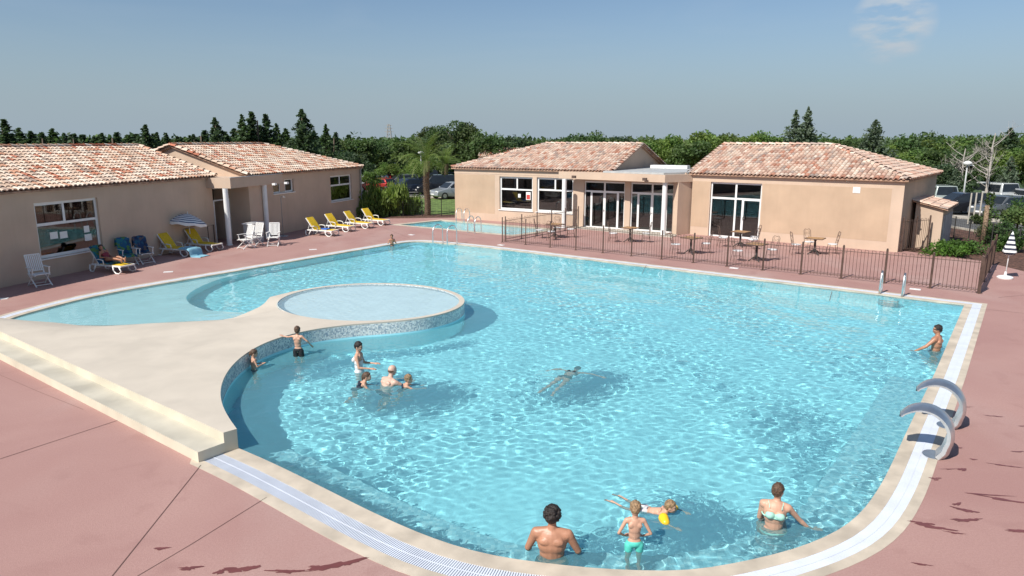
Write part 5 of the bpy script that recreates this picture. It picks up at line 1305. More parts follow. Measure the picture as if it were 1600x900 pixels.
# ================= LOUNGERS AND CHAIRS =================
def make_lounger(fab='yellow'):
    t = thing('sun_lounger', '', 'sun lounger')       # head at -y raised, foot at +y
    q = MB()
    for sx in (-.3, .3):
        q.beam((sx, -.55, .30), (sx, 1.05, .30), .05, .06)
        q.tube([(sx, .10, .30), (sx, -.45, .30)], .03, 8)
    q.beam((-.3, 1.03, .30), (.3, 1.03, .30), .06, .05); q.beam((-.3, -.52, .30), (.3, -.52, .30), .06, .05); q.beam((-.3, .2, .30), (.3, .2, .30), .05, .04)
    q.build('frame', M['plastic'], t)
    for (y, lean) in ((.80, .12), (-.45, -.14)):
        for sx in (-.33, .33):
            q = MB(); q.tube([(sx, y-.16, .29), (sx, y-.17+lean*.2, .12), (sx, y-.08+lean*.5, .02), (sx, y+.08+lean*.5, .02), (sx, y+.17+lean*.8, .12), (sx, y+.16, .29)], .028, 8); q.build('leg', M['plastic'], t, smooth=True)
    q = MB(); pr_ = [(y, .335+.015*math.cos(y*3)) for y in [x*.1-.1 for x in range(0, 12)]]
    for (y0, z0), (y1, z1) in zip(pr_[:-1], pr_[1:]):
        q.add([(-.29, y0, z0), (.29, y0, z0), (.29, y1, z1), (-.29, y1, z1), (-.29, y0, z0-.03), (.29, y0, z0-.03), (.29, y1, z1-.03), (-.29, y1, z1-.03)], [(0,1,2,3),(7,6,5,4),(0,3,7,4),(1,5,6,2)])
    q.build('seat', M[fab], t, smooth=True, split=40)
    q = MB(); an = R(52); L_ = .78
    pb = [(-.1 - math.cos(an)*L_*k/6, .35 + math.sin(an)*L_*k/6 + .03*math.sin(k/6*math.pi)) for k in range(7)]
    for (y0, z0), (y1, z1) in zip(pb[:-1], pb[1:]):
        q.add([(-.27, y0, z0), (.27, y0, z0), (.27, y1, z1), (-.27, y1, z1), (-.27, y0-.02, z0-.02), (.27, y0-.02, z0-.02), (.27, y1-.02, z1-.02), (-.27, y1-.02, z1-.02)], [(0,1,2,3),(7,6,5,4),(0,3,7,4),(1,5,6,2)])
    q.add([(-.27, pb[-1][0], pb[-1][1]), (.27, pb[-1][0], pb[-1][1]), (.27, pb[-1][0]-.02, pb[-1][1]-.02), (-.27, pb[-1][0]-.02, pb[-1][1]-.02)], [(0,1,2,3)])
    q.build('backrest', M[fab], t, smooth=True, split=40)
    q = MB()
    for sx in (-.295, .295): q.beam((sx, pb[0][0]-.03, pb[0][1]-.03), (sx, pb[-1][0]-.03, pb[-1][1]-.02), .035, .045); q.beam((sx, pb[3][0]-.03, pb[3][1]-.04), (sx, -.50, .30), .02, .02)
    q.build('backrest_frame', M['plastic'], t)
    for sx in (-.34, .34):
        q = MB(); q.tube([(sx, -.28, .50), (sx, -.05, .53), (sx, .14, .50), (sx, .18, .32)], .022, 8); q.build('armrest', M['plastic'], t, smooth=True)
    return t
L0 = make_lounger(); used_l = [0]
def lounger(u, v, ang, label, group=None):
    """u,v: ground point under the middle; ang: bearing the foot end points to"""
    o = L0 if not used_l[0] else copy_tree(L0); used_l[0] = 1
    p = g(u, v); place(o, p.x, p.y, 0, R(-ang), label)
    if group: o['group'] = group
    return o
GLg = 'yellow loungers by the second left building'
L1 = lounger(273, 398, 108, 'yellow sun lounger with a pale blue towel on its foot end', 'yellow loungers')
L2 = lounger(314, 390, 112, 'yellow sun lounger beside the open striped parasol', 'yellow loungers')
L3 = lounger(499, 367.5, 112, 'yellow sun lounger with a small blue cloth on it', GLg)
L4 = lounger(527, 360.5, 115, 'second yellow sun lounger from the left of the row of four', GLg)
L5 = lounger(556, 355.5, 112, 'third yellow sun lounger, with white armrests, in the row of four', GLg)
L6 = lounger(583, 350.5, 118, 'rightmost yellow sun lounger, nearest the bamboo', GLg)
L7 = lounger(171, 424, 112, 'yellow sun lounger with a sunbather lying on it under the wide window', 'yellow loungers')
def towel(parent_pts, w_, m, label, loc, rz, name='towel', cat='towel', wav=.01):
    """a cloth following a profile of (y,z) points"""
    q = MB(); n_ = len(parent_pts); k = 7; rr_ = random.Random(len(label))
    top = []
    for (y, z) in parent_pts:
        for i in range(k):
            x = (i/(k-1)-.5)*w_; edge = abs(i/(k-1)-.5)*2
            top.append((x + rr_.uniform(-.01, .01), y + rr_.uniform(-.008, .008), z + wav*math.sin(x*20+y*9) - (.05*max(0, edge-.85)/.15)))
    vs = top + [(x, y, z-.012) for x, y, z in top]; N = len(top)
    fs = [(j*k+i, j*k+i+1, (j+1)*k+i+1, (j+1)*k+i) for j in range(n_-1) for i in range(k-1)]
    fs += [tuple(N+a for a in f[::-1]) for f in fs]
    ring = [j*k for j in range(n_)] + [(n_-1)*k+i for i in range(1, k)] + [j*k+k-1 for j in range(n_-2, -1, -1)] + [i for i in range(k-2, 0, -1)]
    fs += [(ring[i], ring[(i+1) % len(ring)], N+ring[(i+1) % len(ring)], N+ring[i]) for i in range(len(ring))]
    q.add(vs, fs); o = q.build(name, M[m], None, smooth=True, split=60); o.location = loc; o.rotation_euler = (0, 0, rz); tag(o, label, cat); return o
towel([(.55,.39),(.75,.385),(.95,.385),(1.10,.38),(1.17,.30),(1.21,.15),(1.28,.04),(1.50,.03),(1.7,.03)], .78, 'palecloth', 'pale blue towel trailing off the foot of a yellow lounger to the deck', L1.location, L1.rotation_euler.z)
towel([(.15,.38),(.35,.39),(.5,.385),(.62,.37)], .4, 'bluecloth', 'small blue cloth lying on the leftmost of four yellow loungers', L3.location, L3.rotation_euler.z, 'cloth', 'cloth', .02)
bb = [(-.1 - math.cos(R(52))*.78*k/6+.012, .35 + math.sin(R(52))*.78*k/6 + .03*math.sin(k/6*math.pi)+.022) for k in range(7)]
towel([(-.60,.96),(bb[6][0]-.03,bb[6][1]+.03)]+bb[::-1]+[(.05,.372),(.3,.372),(.5,.37)], .62, 'towel_teal', 'teal patterned towel under the sunbather on the yellow lounger', L7.location, L7.rotation_euler.z)
def make_chair():
    t = thing('garden_chair', '', 'chair')   # faces +y
    def bx(nm, fn): q = MB(); fn(q); return q.build(nm, M['plastic'], t)
    def seat(q):
        for k in range(8): y = -.20+k*.057; q.box((-.24, y, .415), (.24, y+.042, .44))
        q.beam((-.24, -.2, .40), (-.24, .27, .40), .03, .03); q.beam((.24, -.2, .40), (.24, .27, .40), .03, .03)
    bx('seat', seat)
    def back(q):
        for sx in (-.235, .235): q.beam((sx, -.20, .42), (sx, -.42, 1.08), .035, .03)
        q.beam((-.235, -.42, 1.08), (.235, -.42, 1.08), .05, .03, (0, -.3, 1)); q.beam((-.235, -.24, .52), (.235, -.24, .52), .04, .02)
        for k in range(7): x = -.18+k*.06; q.beam((x, -.235, .52), (x, -.415, 1.07), .035, .012)
    bx('backrest', back)
    for sx in (-.27, .27):
        def arm(q): q.beam((sx, -.30, .66), (sx, .22, .66), .055, .025); q.beam((sx, .17, .65), (sx, .12, .42), .03, .03)
        bx('armrest', arm)
        bx('leg', lambda q: q.beam((sx, .17, .45), (sx, -.34, .0), .035, .03)); bx('leg', lambda q: q.beam((sx*.93, -.28, .45), (sx*.93, .30, .0), .035, .03))
    bx('stretcher', lambda q: (q.beam((-.25, .27, .06), (.25, .27, .06), .025, .02), q.beam((-.27, -.31, .05), (.27, -.31, .05), .025, .02)))
    return t
C0 = make_chair(); used_c = [0]
def chair(u, v, face, label, group='white garden chairs'):
    o = C0 if not used_c[0] else copy_tree(C0); used_c[0] = 1
    p = g(u, v); return place(o, p.x, p.y, 0, R(-face), label, group)
chair(64, 446, 125, 'white slatted garden chair alone at the far left by the wall')
c1_ = chair(202, 414, 128, 'white garden chair with a green and blue towel, nearest the sunbather'); c2_ = chair(228, 411, 128, 'white garden chair with a navy patterned towel, right of another towelled chair')
chair(384, 388, 215, 'left of three white chairs before the entrance canopy, turned to the wall'); chair(399, 384, 205, 'middle of three white chairs before the entrance canopy'); chair(428, 384, 175, 'right of three white chairs, standing apart beyond the columns')
cb = [(-.2-.22*k/6+.03, .45+.66*k/6) for k in range(7)]
towel([(-.50,.80),(-.475,1.0),(-.44,1.13)]+cb[::-1][0:]+[(-.05,.47),(.1,.465),(.25,.46),(.31,.38)], .56, 'towel_teal', 'green and blue towel draped over the left of two white chairs', c1_.location, c1_.rotation_euler.z)
towel([(-.50,.75),(-.475,1.0),(-.44,1.13)]+cb[::-1][0:]+[(-.05,.47),(.1,.465),(.22,.46)], .56, 'towel_navy', 'navy patterned towel draped over the right of two white chairs', c2_.location, c2_.rotation_euler.z)
# ================= PARASOLS =================
p = g(300, 390); t = thing('open_parasol', 'open blue and white striped parasol over a yellow lounger', 'parasol', p)
hh = zof(333, p.y)
q = MB(); q.tube([(0, 0, 0), (-.05, 0, hh)], .022, 8); q.build('pole', M['white'], t, smooth=True)
def canopy_mesh(R_, drop, n_=8, rings_=7):
    mb = MB(); vs = []
    for i in range(rings_+1):
        f = i/rings_
        for k in range(n_*4):
            a = math.tau*k/(n_*4); seg_ = (k % 4)/4; sag = 1-.045*math.sin(math.pi*seg_)*f
            vs.append((R_*f*sag*math.cos(a), R_*f*sag*math.sin(a), -drop*(f**1.5)))
    N = n_*4
    top = list(vs); vs = vs+[(x, y, z-.008) for x, y, z in vs]
    fs = [(i*N+k, i*N+(k+1) % N, (i+1)*N+(k+1) % N, (i+1)*N+k) for i in range(rings_) for k in range(N)]
    o2 = len(top); fs += [tuple(a+o2 for a in f[::-1]) for f in fs]
    # valance
    b0 = len(vs); 
    for k in range(N):
        x, y, z = top[rings_*N+k]; vs.append((x, y, z)); vs.append((x*1.005, y*1.005, z-.12+.03*math.cos(math.tau*k/4)))
    fs += [(b0+2*k, b0+2*((k+1) % N), b0+2*((k+1) % N)+1, b0+2*k+1) for k in range(N)]
    mb.add(vs, fs); return mb
def ring_stripes():
    m = stripes('parasol_stripes', (.80,.80,.78), (.03,.06,.16), 1, 'X'); nt = m.node_tree
    tc = [n_ for n_ in nt.nodes if n_.type == 'TEX_COORD'][0]; mu = [n_ for n_ in nt.nodes if n_.type == 'MATH' and n_.operation == 'MULTIPLY'][0]
    ln = nt.nodes.new('ShaderNodeVectorMath'); ln.operation = 'LENGTH'; mm = nt.nodes.new('ShaderNodeVectorMath'); mm.operation = 'MULTIPLY'; mm.inputs[1].default_value = (1, 1, 0)
    nt.links.new(tc.outputs['Object'], mm.inputs[0]); nt.links.new(mm.outputs[0], ln.inputs[0]); nt.links.new(ln.outputs['Value'], mu.inputs[0]); mu.inputs[1].default_value = 7; gt_ = [n_ for n_ in nt.nodes if n_.type == 'MATH' and n_.operation == 'GREATER_THAN'][0]; gt_.inputs[1].default_value = .62
    return m
cv = canopy_mesh(.90, .42).build('canopy', ring_stripes(), t, smooth=True, split=50); cv.location = (-.05, 0, hh-.02); cv.rotation_euler = (R(-8), R(6), 0)
q = MB(); q.lathe([(.012, 0), (.02, .03), (.006, .09)], 8, (-.05, 0, hh)); q.build('finial', M['white'], t)
for k in range(8):
    q = MB(); a = math.tau*k/8; q.tube([(-.05, 0, hh-.55), (-.05+.5*math.cos(a), .5*math.sin(a), hh-.25)], .006, 5); q.build('rib', M['white'], t)
q = MB(); q.lathe([(.22, 0), (.22, .04), (.06, .07), (.05, .2)], 16); q.build('base', M['white'], t, smooth=True, split=40)
p = g(1570, 435); t = thing('closed_parasol', 'closed black and white striped parasol standing at the right end', 'parasol', p)
hh = zof(362, p.y); q = MB(); q.tube([(0, 0, 0), (.05, 0, hh)], .02, 8); q.build('pole', M['white'], t, smooth=True)
q = MB(); vs = []; nz, nk = 14, 24
z0, z1 = hh*.53, hh-.04
for i in range(nz+1):
    f = i/nz; rr_ = (.21*(1-f)**.8+.025)*(1 if i else .8)
    for k in range(nk):
        a = math.tau*k/nk; r2 = rr_*(1+.22*math.sin(a*4+f*1.5)); vs.append((.05*(z0+(z1-z0)*f)/hh+r2*math.cos(a), r2*math.sin(a), z0+(z1-z0)*f + (.04*math.sin(a*4) if i == 0 else 0)))
q.add(vs, [(i*nk+k, i*nk+(k+1) % nk, (i+1)*nk+(k+1) % nk, (i+1)*nk+k) for i in range(nz) for k in range(nk)]+[tuple(nz*nk+k for k in range(nk)), tuple(range(nk-1, -1, -1))]); q.build('canopy', M['stripe'], t, smooth=True)
q = MB(); q.lathe([(.26, 0), (.27, .05), (.22, .09), (.05, .12), (.04, .26)], 18); q.build('base', M['white'], t, smooth=True, split=40)
# ================= BISTRO TABLES =================
def make_table():
    t = thing('bistro_table', '', 'table')
    q = MB(); q.box((-.36, -.36, .72), (.36, .36, .75)); tp = q.build('tabletop', M['wood'], t); m_ = tp.modifiers.new('b', 'BEVEL'); m_.width = .012; m_.segments = 2
    q = MB(); q.box((-.368, -.368, .715), (.368, -.36, .752)); q.box((-.368, .36, .715), (.368, .368, .752)); q.box((-.368, -.36, .715), (-.36, .36, .752)); q.box((.36, -.36, .715), (.368, .36, .752)); q.build('rim', M['rust'], tp)
    q = MB(); q.lathe([(.05, .12), (.075, .2), (.04, .28), (.055, .45), (.04, .6), (.09, .70), (.16, .715)], 12); q.build('pedestal', M['iron'], t, smooth=True, split=50)
    for k in range(4):
        a = math.pi/4+math.pi/2*k; c, s_ = math.cos(a), math.sin(a); q = MB(); q.tube([(0, 0, .16), (c*.12, s_*.12, .17), (c*.24, s_*.24, .07), (c*.33, s_*.33, .025)], [.035, .03, .024, .028], 7); q.build('foot', M['iron'], t, smooth=True)
    return t
def make_bchair():
    t = thing('bistro_chair', '', 'chair')    # faces +y
    q = MB(); q.lathe([(.20, .44), (.21, .455), (.20, .475)], 16); q.build('seat', M['whitecloth'], t, smooth=True, split=40)
    for sx in (-1, 1):
        q = MB(); q.tube([(sx*.16, .15, .44), (sx*.19, .20, .0)], .011, 6); q.build('leg', M['rust'], t); q = MB(); q.tube([(sx*.16, -.15, .44), (sx*.18, -.22, .0)], .011, 6); q.build('leg', M['rust'], t)
    q = MB(); q.tube([(-.16, -.15, .44), (-.17, -.2, .7), (-.17, -.25, .95), (-.10, -.27, 1.03), (0, -.27, 1.0), (.10, -.27, 1.03), (.17, -.25, .95), (.17, -.2, .7), (.16, -.15, .44)], .011, 6)
    for sx in (-1, 1):
        pts = [(sx*(.02+.055*(1-math.cos(f*4.4))*.9), -.17-.10*f, .50+.48*f) for f in [i/8 for i in range(9)]]; q.tube(pts, .007, 5)
        pts = [(sx*(.07+.045*math.cos(f)), -.235-.0*f, .84+.045*math.sin(f)) for f in [i*.7 for i in range(10)]]; q.tube(pts, .006, 5)
    q.tube([(-.17, -.2, .62), (.17, -.2, .62)], .008, 5); q.build('backrest', M['rust'], t, smooth=True)
    q = MB(); pts = [(.165*math.cos(a*.524), .165*math.sin(a*.524), .22) for a in range(13)]; q.tube(pts, .006, 5); q.build('ring_stretcher', M['rust'], t)
    return t
T0 = make_table(); K0 = make_bchair(); fu = [0, 0]
tabs = [((867,372), 'near the left fence corner', [(-.85,-.1),(.15,.75),(.85,.2),(-.25,-.8)]), ((984,378.5), 'before the second glazed door', [(-.85,.05),(.8,-.05)]), ((1079,396.5), 'between the columns and the fence middle', [(-.72,-.12),(.72,.15)]),
        ((1156,385.5), 'closest to the right glazed door', [(-.85,-.05),(.35,-.75),(.75,.2)]), ((1181,408), 'nearest the pool fence', [(-.80,.0),(.78,.30)]), ((1272,397.5), 'by the blank right wall', [(-.85,.0),(.10,.85),(.85,.10)])]
side_n = {(-1): 'left', 1: 'right'}
for (u, v), lab, chs in tabs:
    p = g(u, v); o = T0 if not fu[0] else copy_tree(T0); fu[0] = 1; place(o, p.x, p.y, .0, R(-38+random.uniform(-8, 8)), 'square wooden bistro table on an iron foot, '+lab, 'bistro tables')
    names = []
    for (dx, dy) in chs:
        c = K0 if not fu[1] else copy_tree(K0); fu[1] = 1
        ang = math.atan2(-dy, -dx)-math.pi/2 + random.uniform(-.3, .3)
        nm = 'left' if dx < -.5 else ('right' if dx > .5 else ('far' if dy > 0 else 'near'))
        place(c, p.x+dx, p.y+dy, 0, ang, 'white metal chair on the %s of the table %s' % (nm, lab), 'bistro chairs')
# ================= STEEL LADDERS, HANDRAILS, WATER SPOUTS =================
def rail(u, v, ang, label, hgt=.85, reach=.62, name='pool_handrail', group=None, r=.025, z=0.0):
    p = g(u, v); t = thing(name, label, 'handrail', (p.x, p.y, 0), R(-ang), group); q = MB()
    pts = [(0, 0, 0)]+[(0, .0, hgt*.45)]+[(0, reach/2-reach/2*math.cos(a), hgt*.62+hgt*.38*math.sin(a)) for a in [math.pi*k/10 for k in range(11)]]+[(0, reach, hgt*.3), (0, reach, -.35)]
    q.tube(pts, r, 8); q.build('tube', M['steel'], t, smooth=True)
    q = MB(); q.lathe([(.05, 0), (.05, .01), (.03, .02)], 12); q.build('flange', M['steel'], t); return t
# right ladder: grab rails of folded sheet on the deck
for (u, v, n_) in [(1377,457,'left'),(1412,461.5,'right')]:
    p = g(u, v); t = thing('grab_rail', n_+' steel grab rail at the far right side of the big pool', 'handrail', (p.x, p.y, 0), R(-219), 'grab rails at the right pool end')
    q = MB(); pts = [(0, 0, 0), (0, .02, .42), (0, .07, .66), (0, .15, .76), (0, .23, .66), (0, .28, .42), (0, .30, .0)]; q.tube(pts, .032, 10); q.build('tube', M['steel'], t, smooth=True); q = MB(); q.lathe([(.07, 0), (.07, .012), (.04, .02)], 12); q.build('flange', M['steel'], t)
q = MB()
for k in range(3): q.box((-.30, -.06, -.30-k*.27), (.30, .06, -.26-k*.27))
for sx in (-.28, .28): q.beam((sx, .0, -.06), (sx, 0, -.95), .04, .04)
p = (g(1377,457)+g(1412,461.5))/2; n2 = Vector((-.62, -.78, 0))
o = q.build('pool_ladder_steps', M['pipe']); o.location = (p.x-.50, p.y-.72, 0); o.rotation_euler = (0, 0, R(-39)); tag(o, 'submerged ladder steps under the grab rails at the right', 'ladder'); receive(o)
GS = 'handrails round the small pool'
for (u, v, an, n_) in [(692,379,215,'left of two at the far edge of the big pool'),(714,380.5,215,'right of two at the far edge of the big pool'),(731,363.5,25,'left of two on the near side of the small pool'),(742,365,25,'right of two on the near side of the small pool'),(722,346.5,205,'left of two on the far side of the small pool'),(734,347.5,205,'right of two on the far side of the small pool')]:
    rail(u, v, an, 'curved steel handrail, '+n_, .95 if v > 370 else .9, .75, group=GS)
def make_spout(u, v, label):
    p = g(u, v); t = thing('water_spout', label, 'water spout', (p.x, p.y, 0), R(-302), 'steel water spouts')
    # a wide folded steel band rising from the deck and arching over the coping; local +y points to the pool
    prof = []
    for k in range(17):
        f = k/16; a = math.pi*(.02+.80*f); rx, rz_ = .62, .62
        prof.append((-.02 - .20*math.sin(math.pi*min(1, f*1.6))*.0 + rx*(1-math.cos(a))*.80-.10*math.sin(a), .02 + 1.02*math.sin(min(math.pi*.5, a*.82))*1.0 if f < .55 else 0))
    prof = []
    cx_, cz_ = .29, .38
    for k in range(20):
        a = math.pi*(1.17-.98*k/19); prof.append((cx_+.40*math.cos(a), cz_+.42*math.sin(a)*(1.0)))
    prof = [(.02, 0), (-.06, .12)]+prof[1:]
    n_ = len(prof); vs = []; th = .05
    for i, (y, z) in enumerate(prof):
        y0, z0 = prof[max(0, i-1)]; y1, z1 = prof[min(n_-1, i+1)]; d = Vector((y1-y0, z1-z0)).normalized(); nn = Vector((-d.y, d.x)); w_ = .19+.03*math.sin(math.pi*min(1, i/(n_-1)))-(.03 if i > n_-3 else 0)
        tk = th*(1-.75*i/(n_-1))+.012
        for sx, sn, sc_ in ((-1, 0, 1), (-.55, 1, 1), (.55, 1, 1), (1, 0, 1), (.9, -1, 1), (-.9, -1, 1)): vs.append((sx*w_, y+nn.x*sn*tk, z+nn.y*sn*tk))
    fs = [(i*6+k, i*6+(k+1) % 6, (i+1)*6+(k+1) % 6, (i+1)*6+k) for i in range(n_-1) for k in range(6)]+[tuple(range(5, -1, -1)), tuple((n_-1)*6+k for k in range(6))]
    q = MB(); q.add(vs, fs); o = q.build('curved_band', M['steel'], t, smooth=True, split=50)
    q = MB(); q.prism([(.22*math.cos(a)*.9, .10+.16*math.sin(a)) for a in [math.tau*k/20 for k in range(20)]], 0, .012); q.build('foot_plate', M['steel'], t)
    q = MB(); y, z = prof[-1]; q.box((-.13, y-.01, z-.012), (.13, y+.025, z+.004)); q.build('nozzle_slot', M['dark'], t); return t
make_spout(1469, 713, 'nearer of two curved steel water spouts arching over the right coping'); make_spout(1489, 667, 'farther of two curved steel water spouts arching over the right coping')
# ---- slim shower post and tube railing by the left entrance
p = g(450, 369); t = thing('deck_shower', 'slim grey shower post by the second left building wall', 'shower', (p.x-.25, p.y, 0)); q = MB(); q.tube([(0, 0, 0), (0, 0, 2.05), (.06, -.05, 2.15), (.22, -.18, 2.15)], .02, 8); q.build('pipe', M['pipe'], t, smooth=True); q = MB(); q.lathe([(.07, 0), (.07, .015), (.02, .04)], 12, (.24, -.19, 2.10)); q.build('shower_head', M['steel'], t)
q = MB(); q.box((-.22, -.22, 0), (.22, .22, .02)); q.build('tray', M['slab'], t)
p = g(433, 367); t = thing('tube_railing', 'low dark tube railing beside the entrance canopy columns', 'railing', (p.x-.35, p.y, 0), R(74)); q = MB(); q.tube([(-.9, 0, 0), (-.9, 0, 1.0), (.9, 0, 1.0), (.9, 0, 0)], .022, 8); q.tube([(-.9, 0, .5), (.9, 0, .5)], .016, 6); q.build('rail', M['rust'], t)
p = g(327, 384); t = MB(); t.tube([(0, 0, 0), (0, 0, .95), (0, .7, .95), (0, .7, 0)], .022, 8); o = t.build('door_railing', M['rust']); o.location = p; tag(o, 'short dark rail beside the recessed left entrance door', 'railing')
# ================= PEOPLE =================
def capsule(mb, a, b, ra, rb, n=12, sq=(1, 1)):
    """tapered limb with round ends; sq flattens it across"""
    a = Vector(a); b = Vector(b); d = b-a; L_ = d.length
    if L_ < 1e-6: d = Vector((0, 0, 1))
    d.normalize(); x = d.cross(Vector((0, 1, 0)) if abs(d.y) < .9 else Vector((1, 0, 0))).normalized(); y = d.cross(x)
    vs = []; m = 4; st = []
    for i in range(m+1): t = math.pi/2*(1-i/m); st.append((a - d*ra*math.sin(t), ra*math.cos(t)))
    for i in range(m+1): t = math.pi/2*i/m; st.append((b + d*rb*math.sin(t), rb*math.cos(t)))
    for c, r_ in st:
        for k in range(n): q = math.tau*k/n; vs.append(c + (x*math.cos(q)*sq[0] + y*math.sin(q)*sq[1])*max(r_, 1e-4))
    N = len(st); fs = [(i*n+k, i*n+(k+1) % n, (i+1)*n+(k+1) % n, (i+1)*n+k) for i in range(N-1) for k in range(n)]
    fs += [tuple(range(n-1, -1, -1)), tuple((N-1)*n+k for k in range(n))]
    mb.add(vs, fs)
def remesh(mb, name, mat_, parent, vox=.010, sm=4, smf=.5):
    o = mb.build(name+'_tmp', None, None)
    m_ = o.modifiers.new('r', 'REMESH'); m_.mode = 'VOXEL'; m_.voxel_size = vox; m_.use_smooth_shade = True
    s_ = o.modifiers.new('s', 'SMOOTH'); s_.iterations = sm; s_.factor = smf
    dg = bpy.context.evaluated_depsgraph_get(); me = bpy.data.meshes.new_from_object(o.evaluated_get(dg)); old = o.data
    bpy.data.objects.remove(o); bpy.data.meshes.remove(old); me.name = name
    me.materials.clear(); me.materials.append(mat_); me.shade_smooth()
    r_ = bpy.data.objects.new(name, me); COL.objects.link(r_); r_.parent = parent; return r_
def hand(mb, w_, d, up, s, left=1, curl=.35):
    """palm, four unequal fingers with a knuckle bend and a thumb from the side of the palm"""
    d = Vector(d).normalized(); up = Vector(up); x = d.cross(up).normalized()*left; n_ = x.cross(d)*left; n_.normalize()
    w_ = Vector(w_); p1 = w_+d*.075*s
    for k in range(4):
        f = (k-1.5)/1.5; a = w_+d*.02*s+x*f*.018*s; b = p1+x*f*.030*s
        capsule(mb, a, b, .018*s, .016*s, 8)
        L_ = (.068, .078, .072, .056)[k]*s; m_ = b+(d+x*f*.10).normalized()*L_*.5; e_ = m_+(d*(1-curl)+x*f*.10-n_*curl).normalized()*L_*.5
        capsule(mb, b, m_, .0105*s, .0098*s, 7); capsule(mb, m_, e_, .0098*s, .0085*s, 7)
    t0 = w_+d*.02*s-x*.022*s; t1 = t0+(d*.6-x).normalized()*.038*s; t2 = t1+(d-x*.35).normalized()*.034*s
    capsule(mb, t0, t1, .014*s, .012*s, 7); capsule(mb, t1, t2, .0115*s, .010*s, 7)
def foot(mb, ank, d, s):
    ank = Vector(ank); d = Vector(d); capsule(mb, ank+Vector((0, 0, -.03*s)), ank-d*.04*s+Vector((0, 0, -.045*s)), .036*s, .034*s)
    capsule(mb, ank+d*.03*s+Vector((0, 0, -.04*s)), ank+d*.15*s+Vector((0, 0, -.062*s)), .035*s, .026*s); 
    for k in range(5): capsule(mb, ank+d*.15*s+Vector((d.y*(k-2)*.016*s, -d.x*(k-2)*.016*s, -.066*s)), ank+d*(.195-.008*abs(k-1.5))*s+Vector((d.y*(k-2)*.018*s, -d.x*(k-2)*.018*s, -.07*s)), .012*s, .009*s, 6)
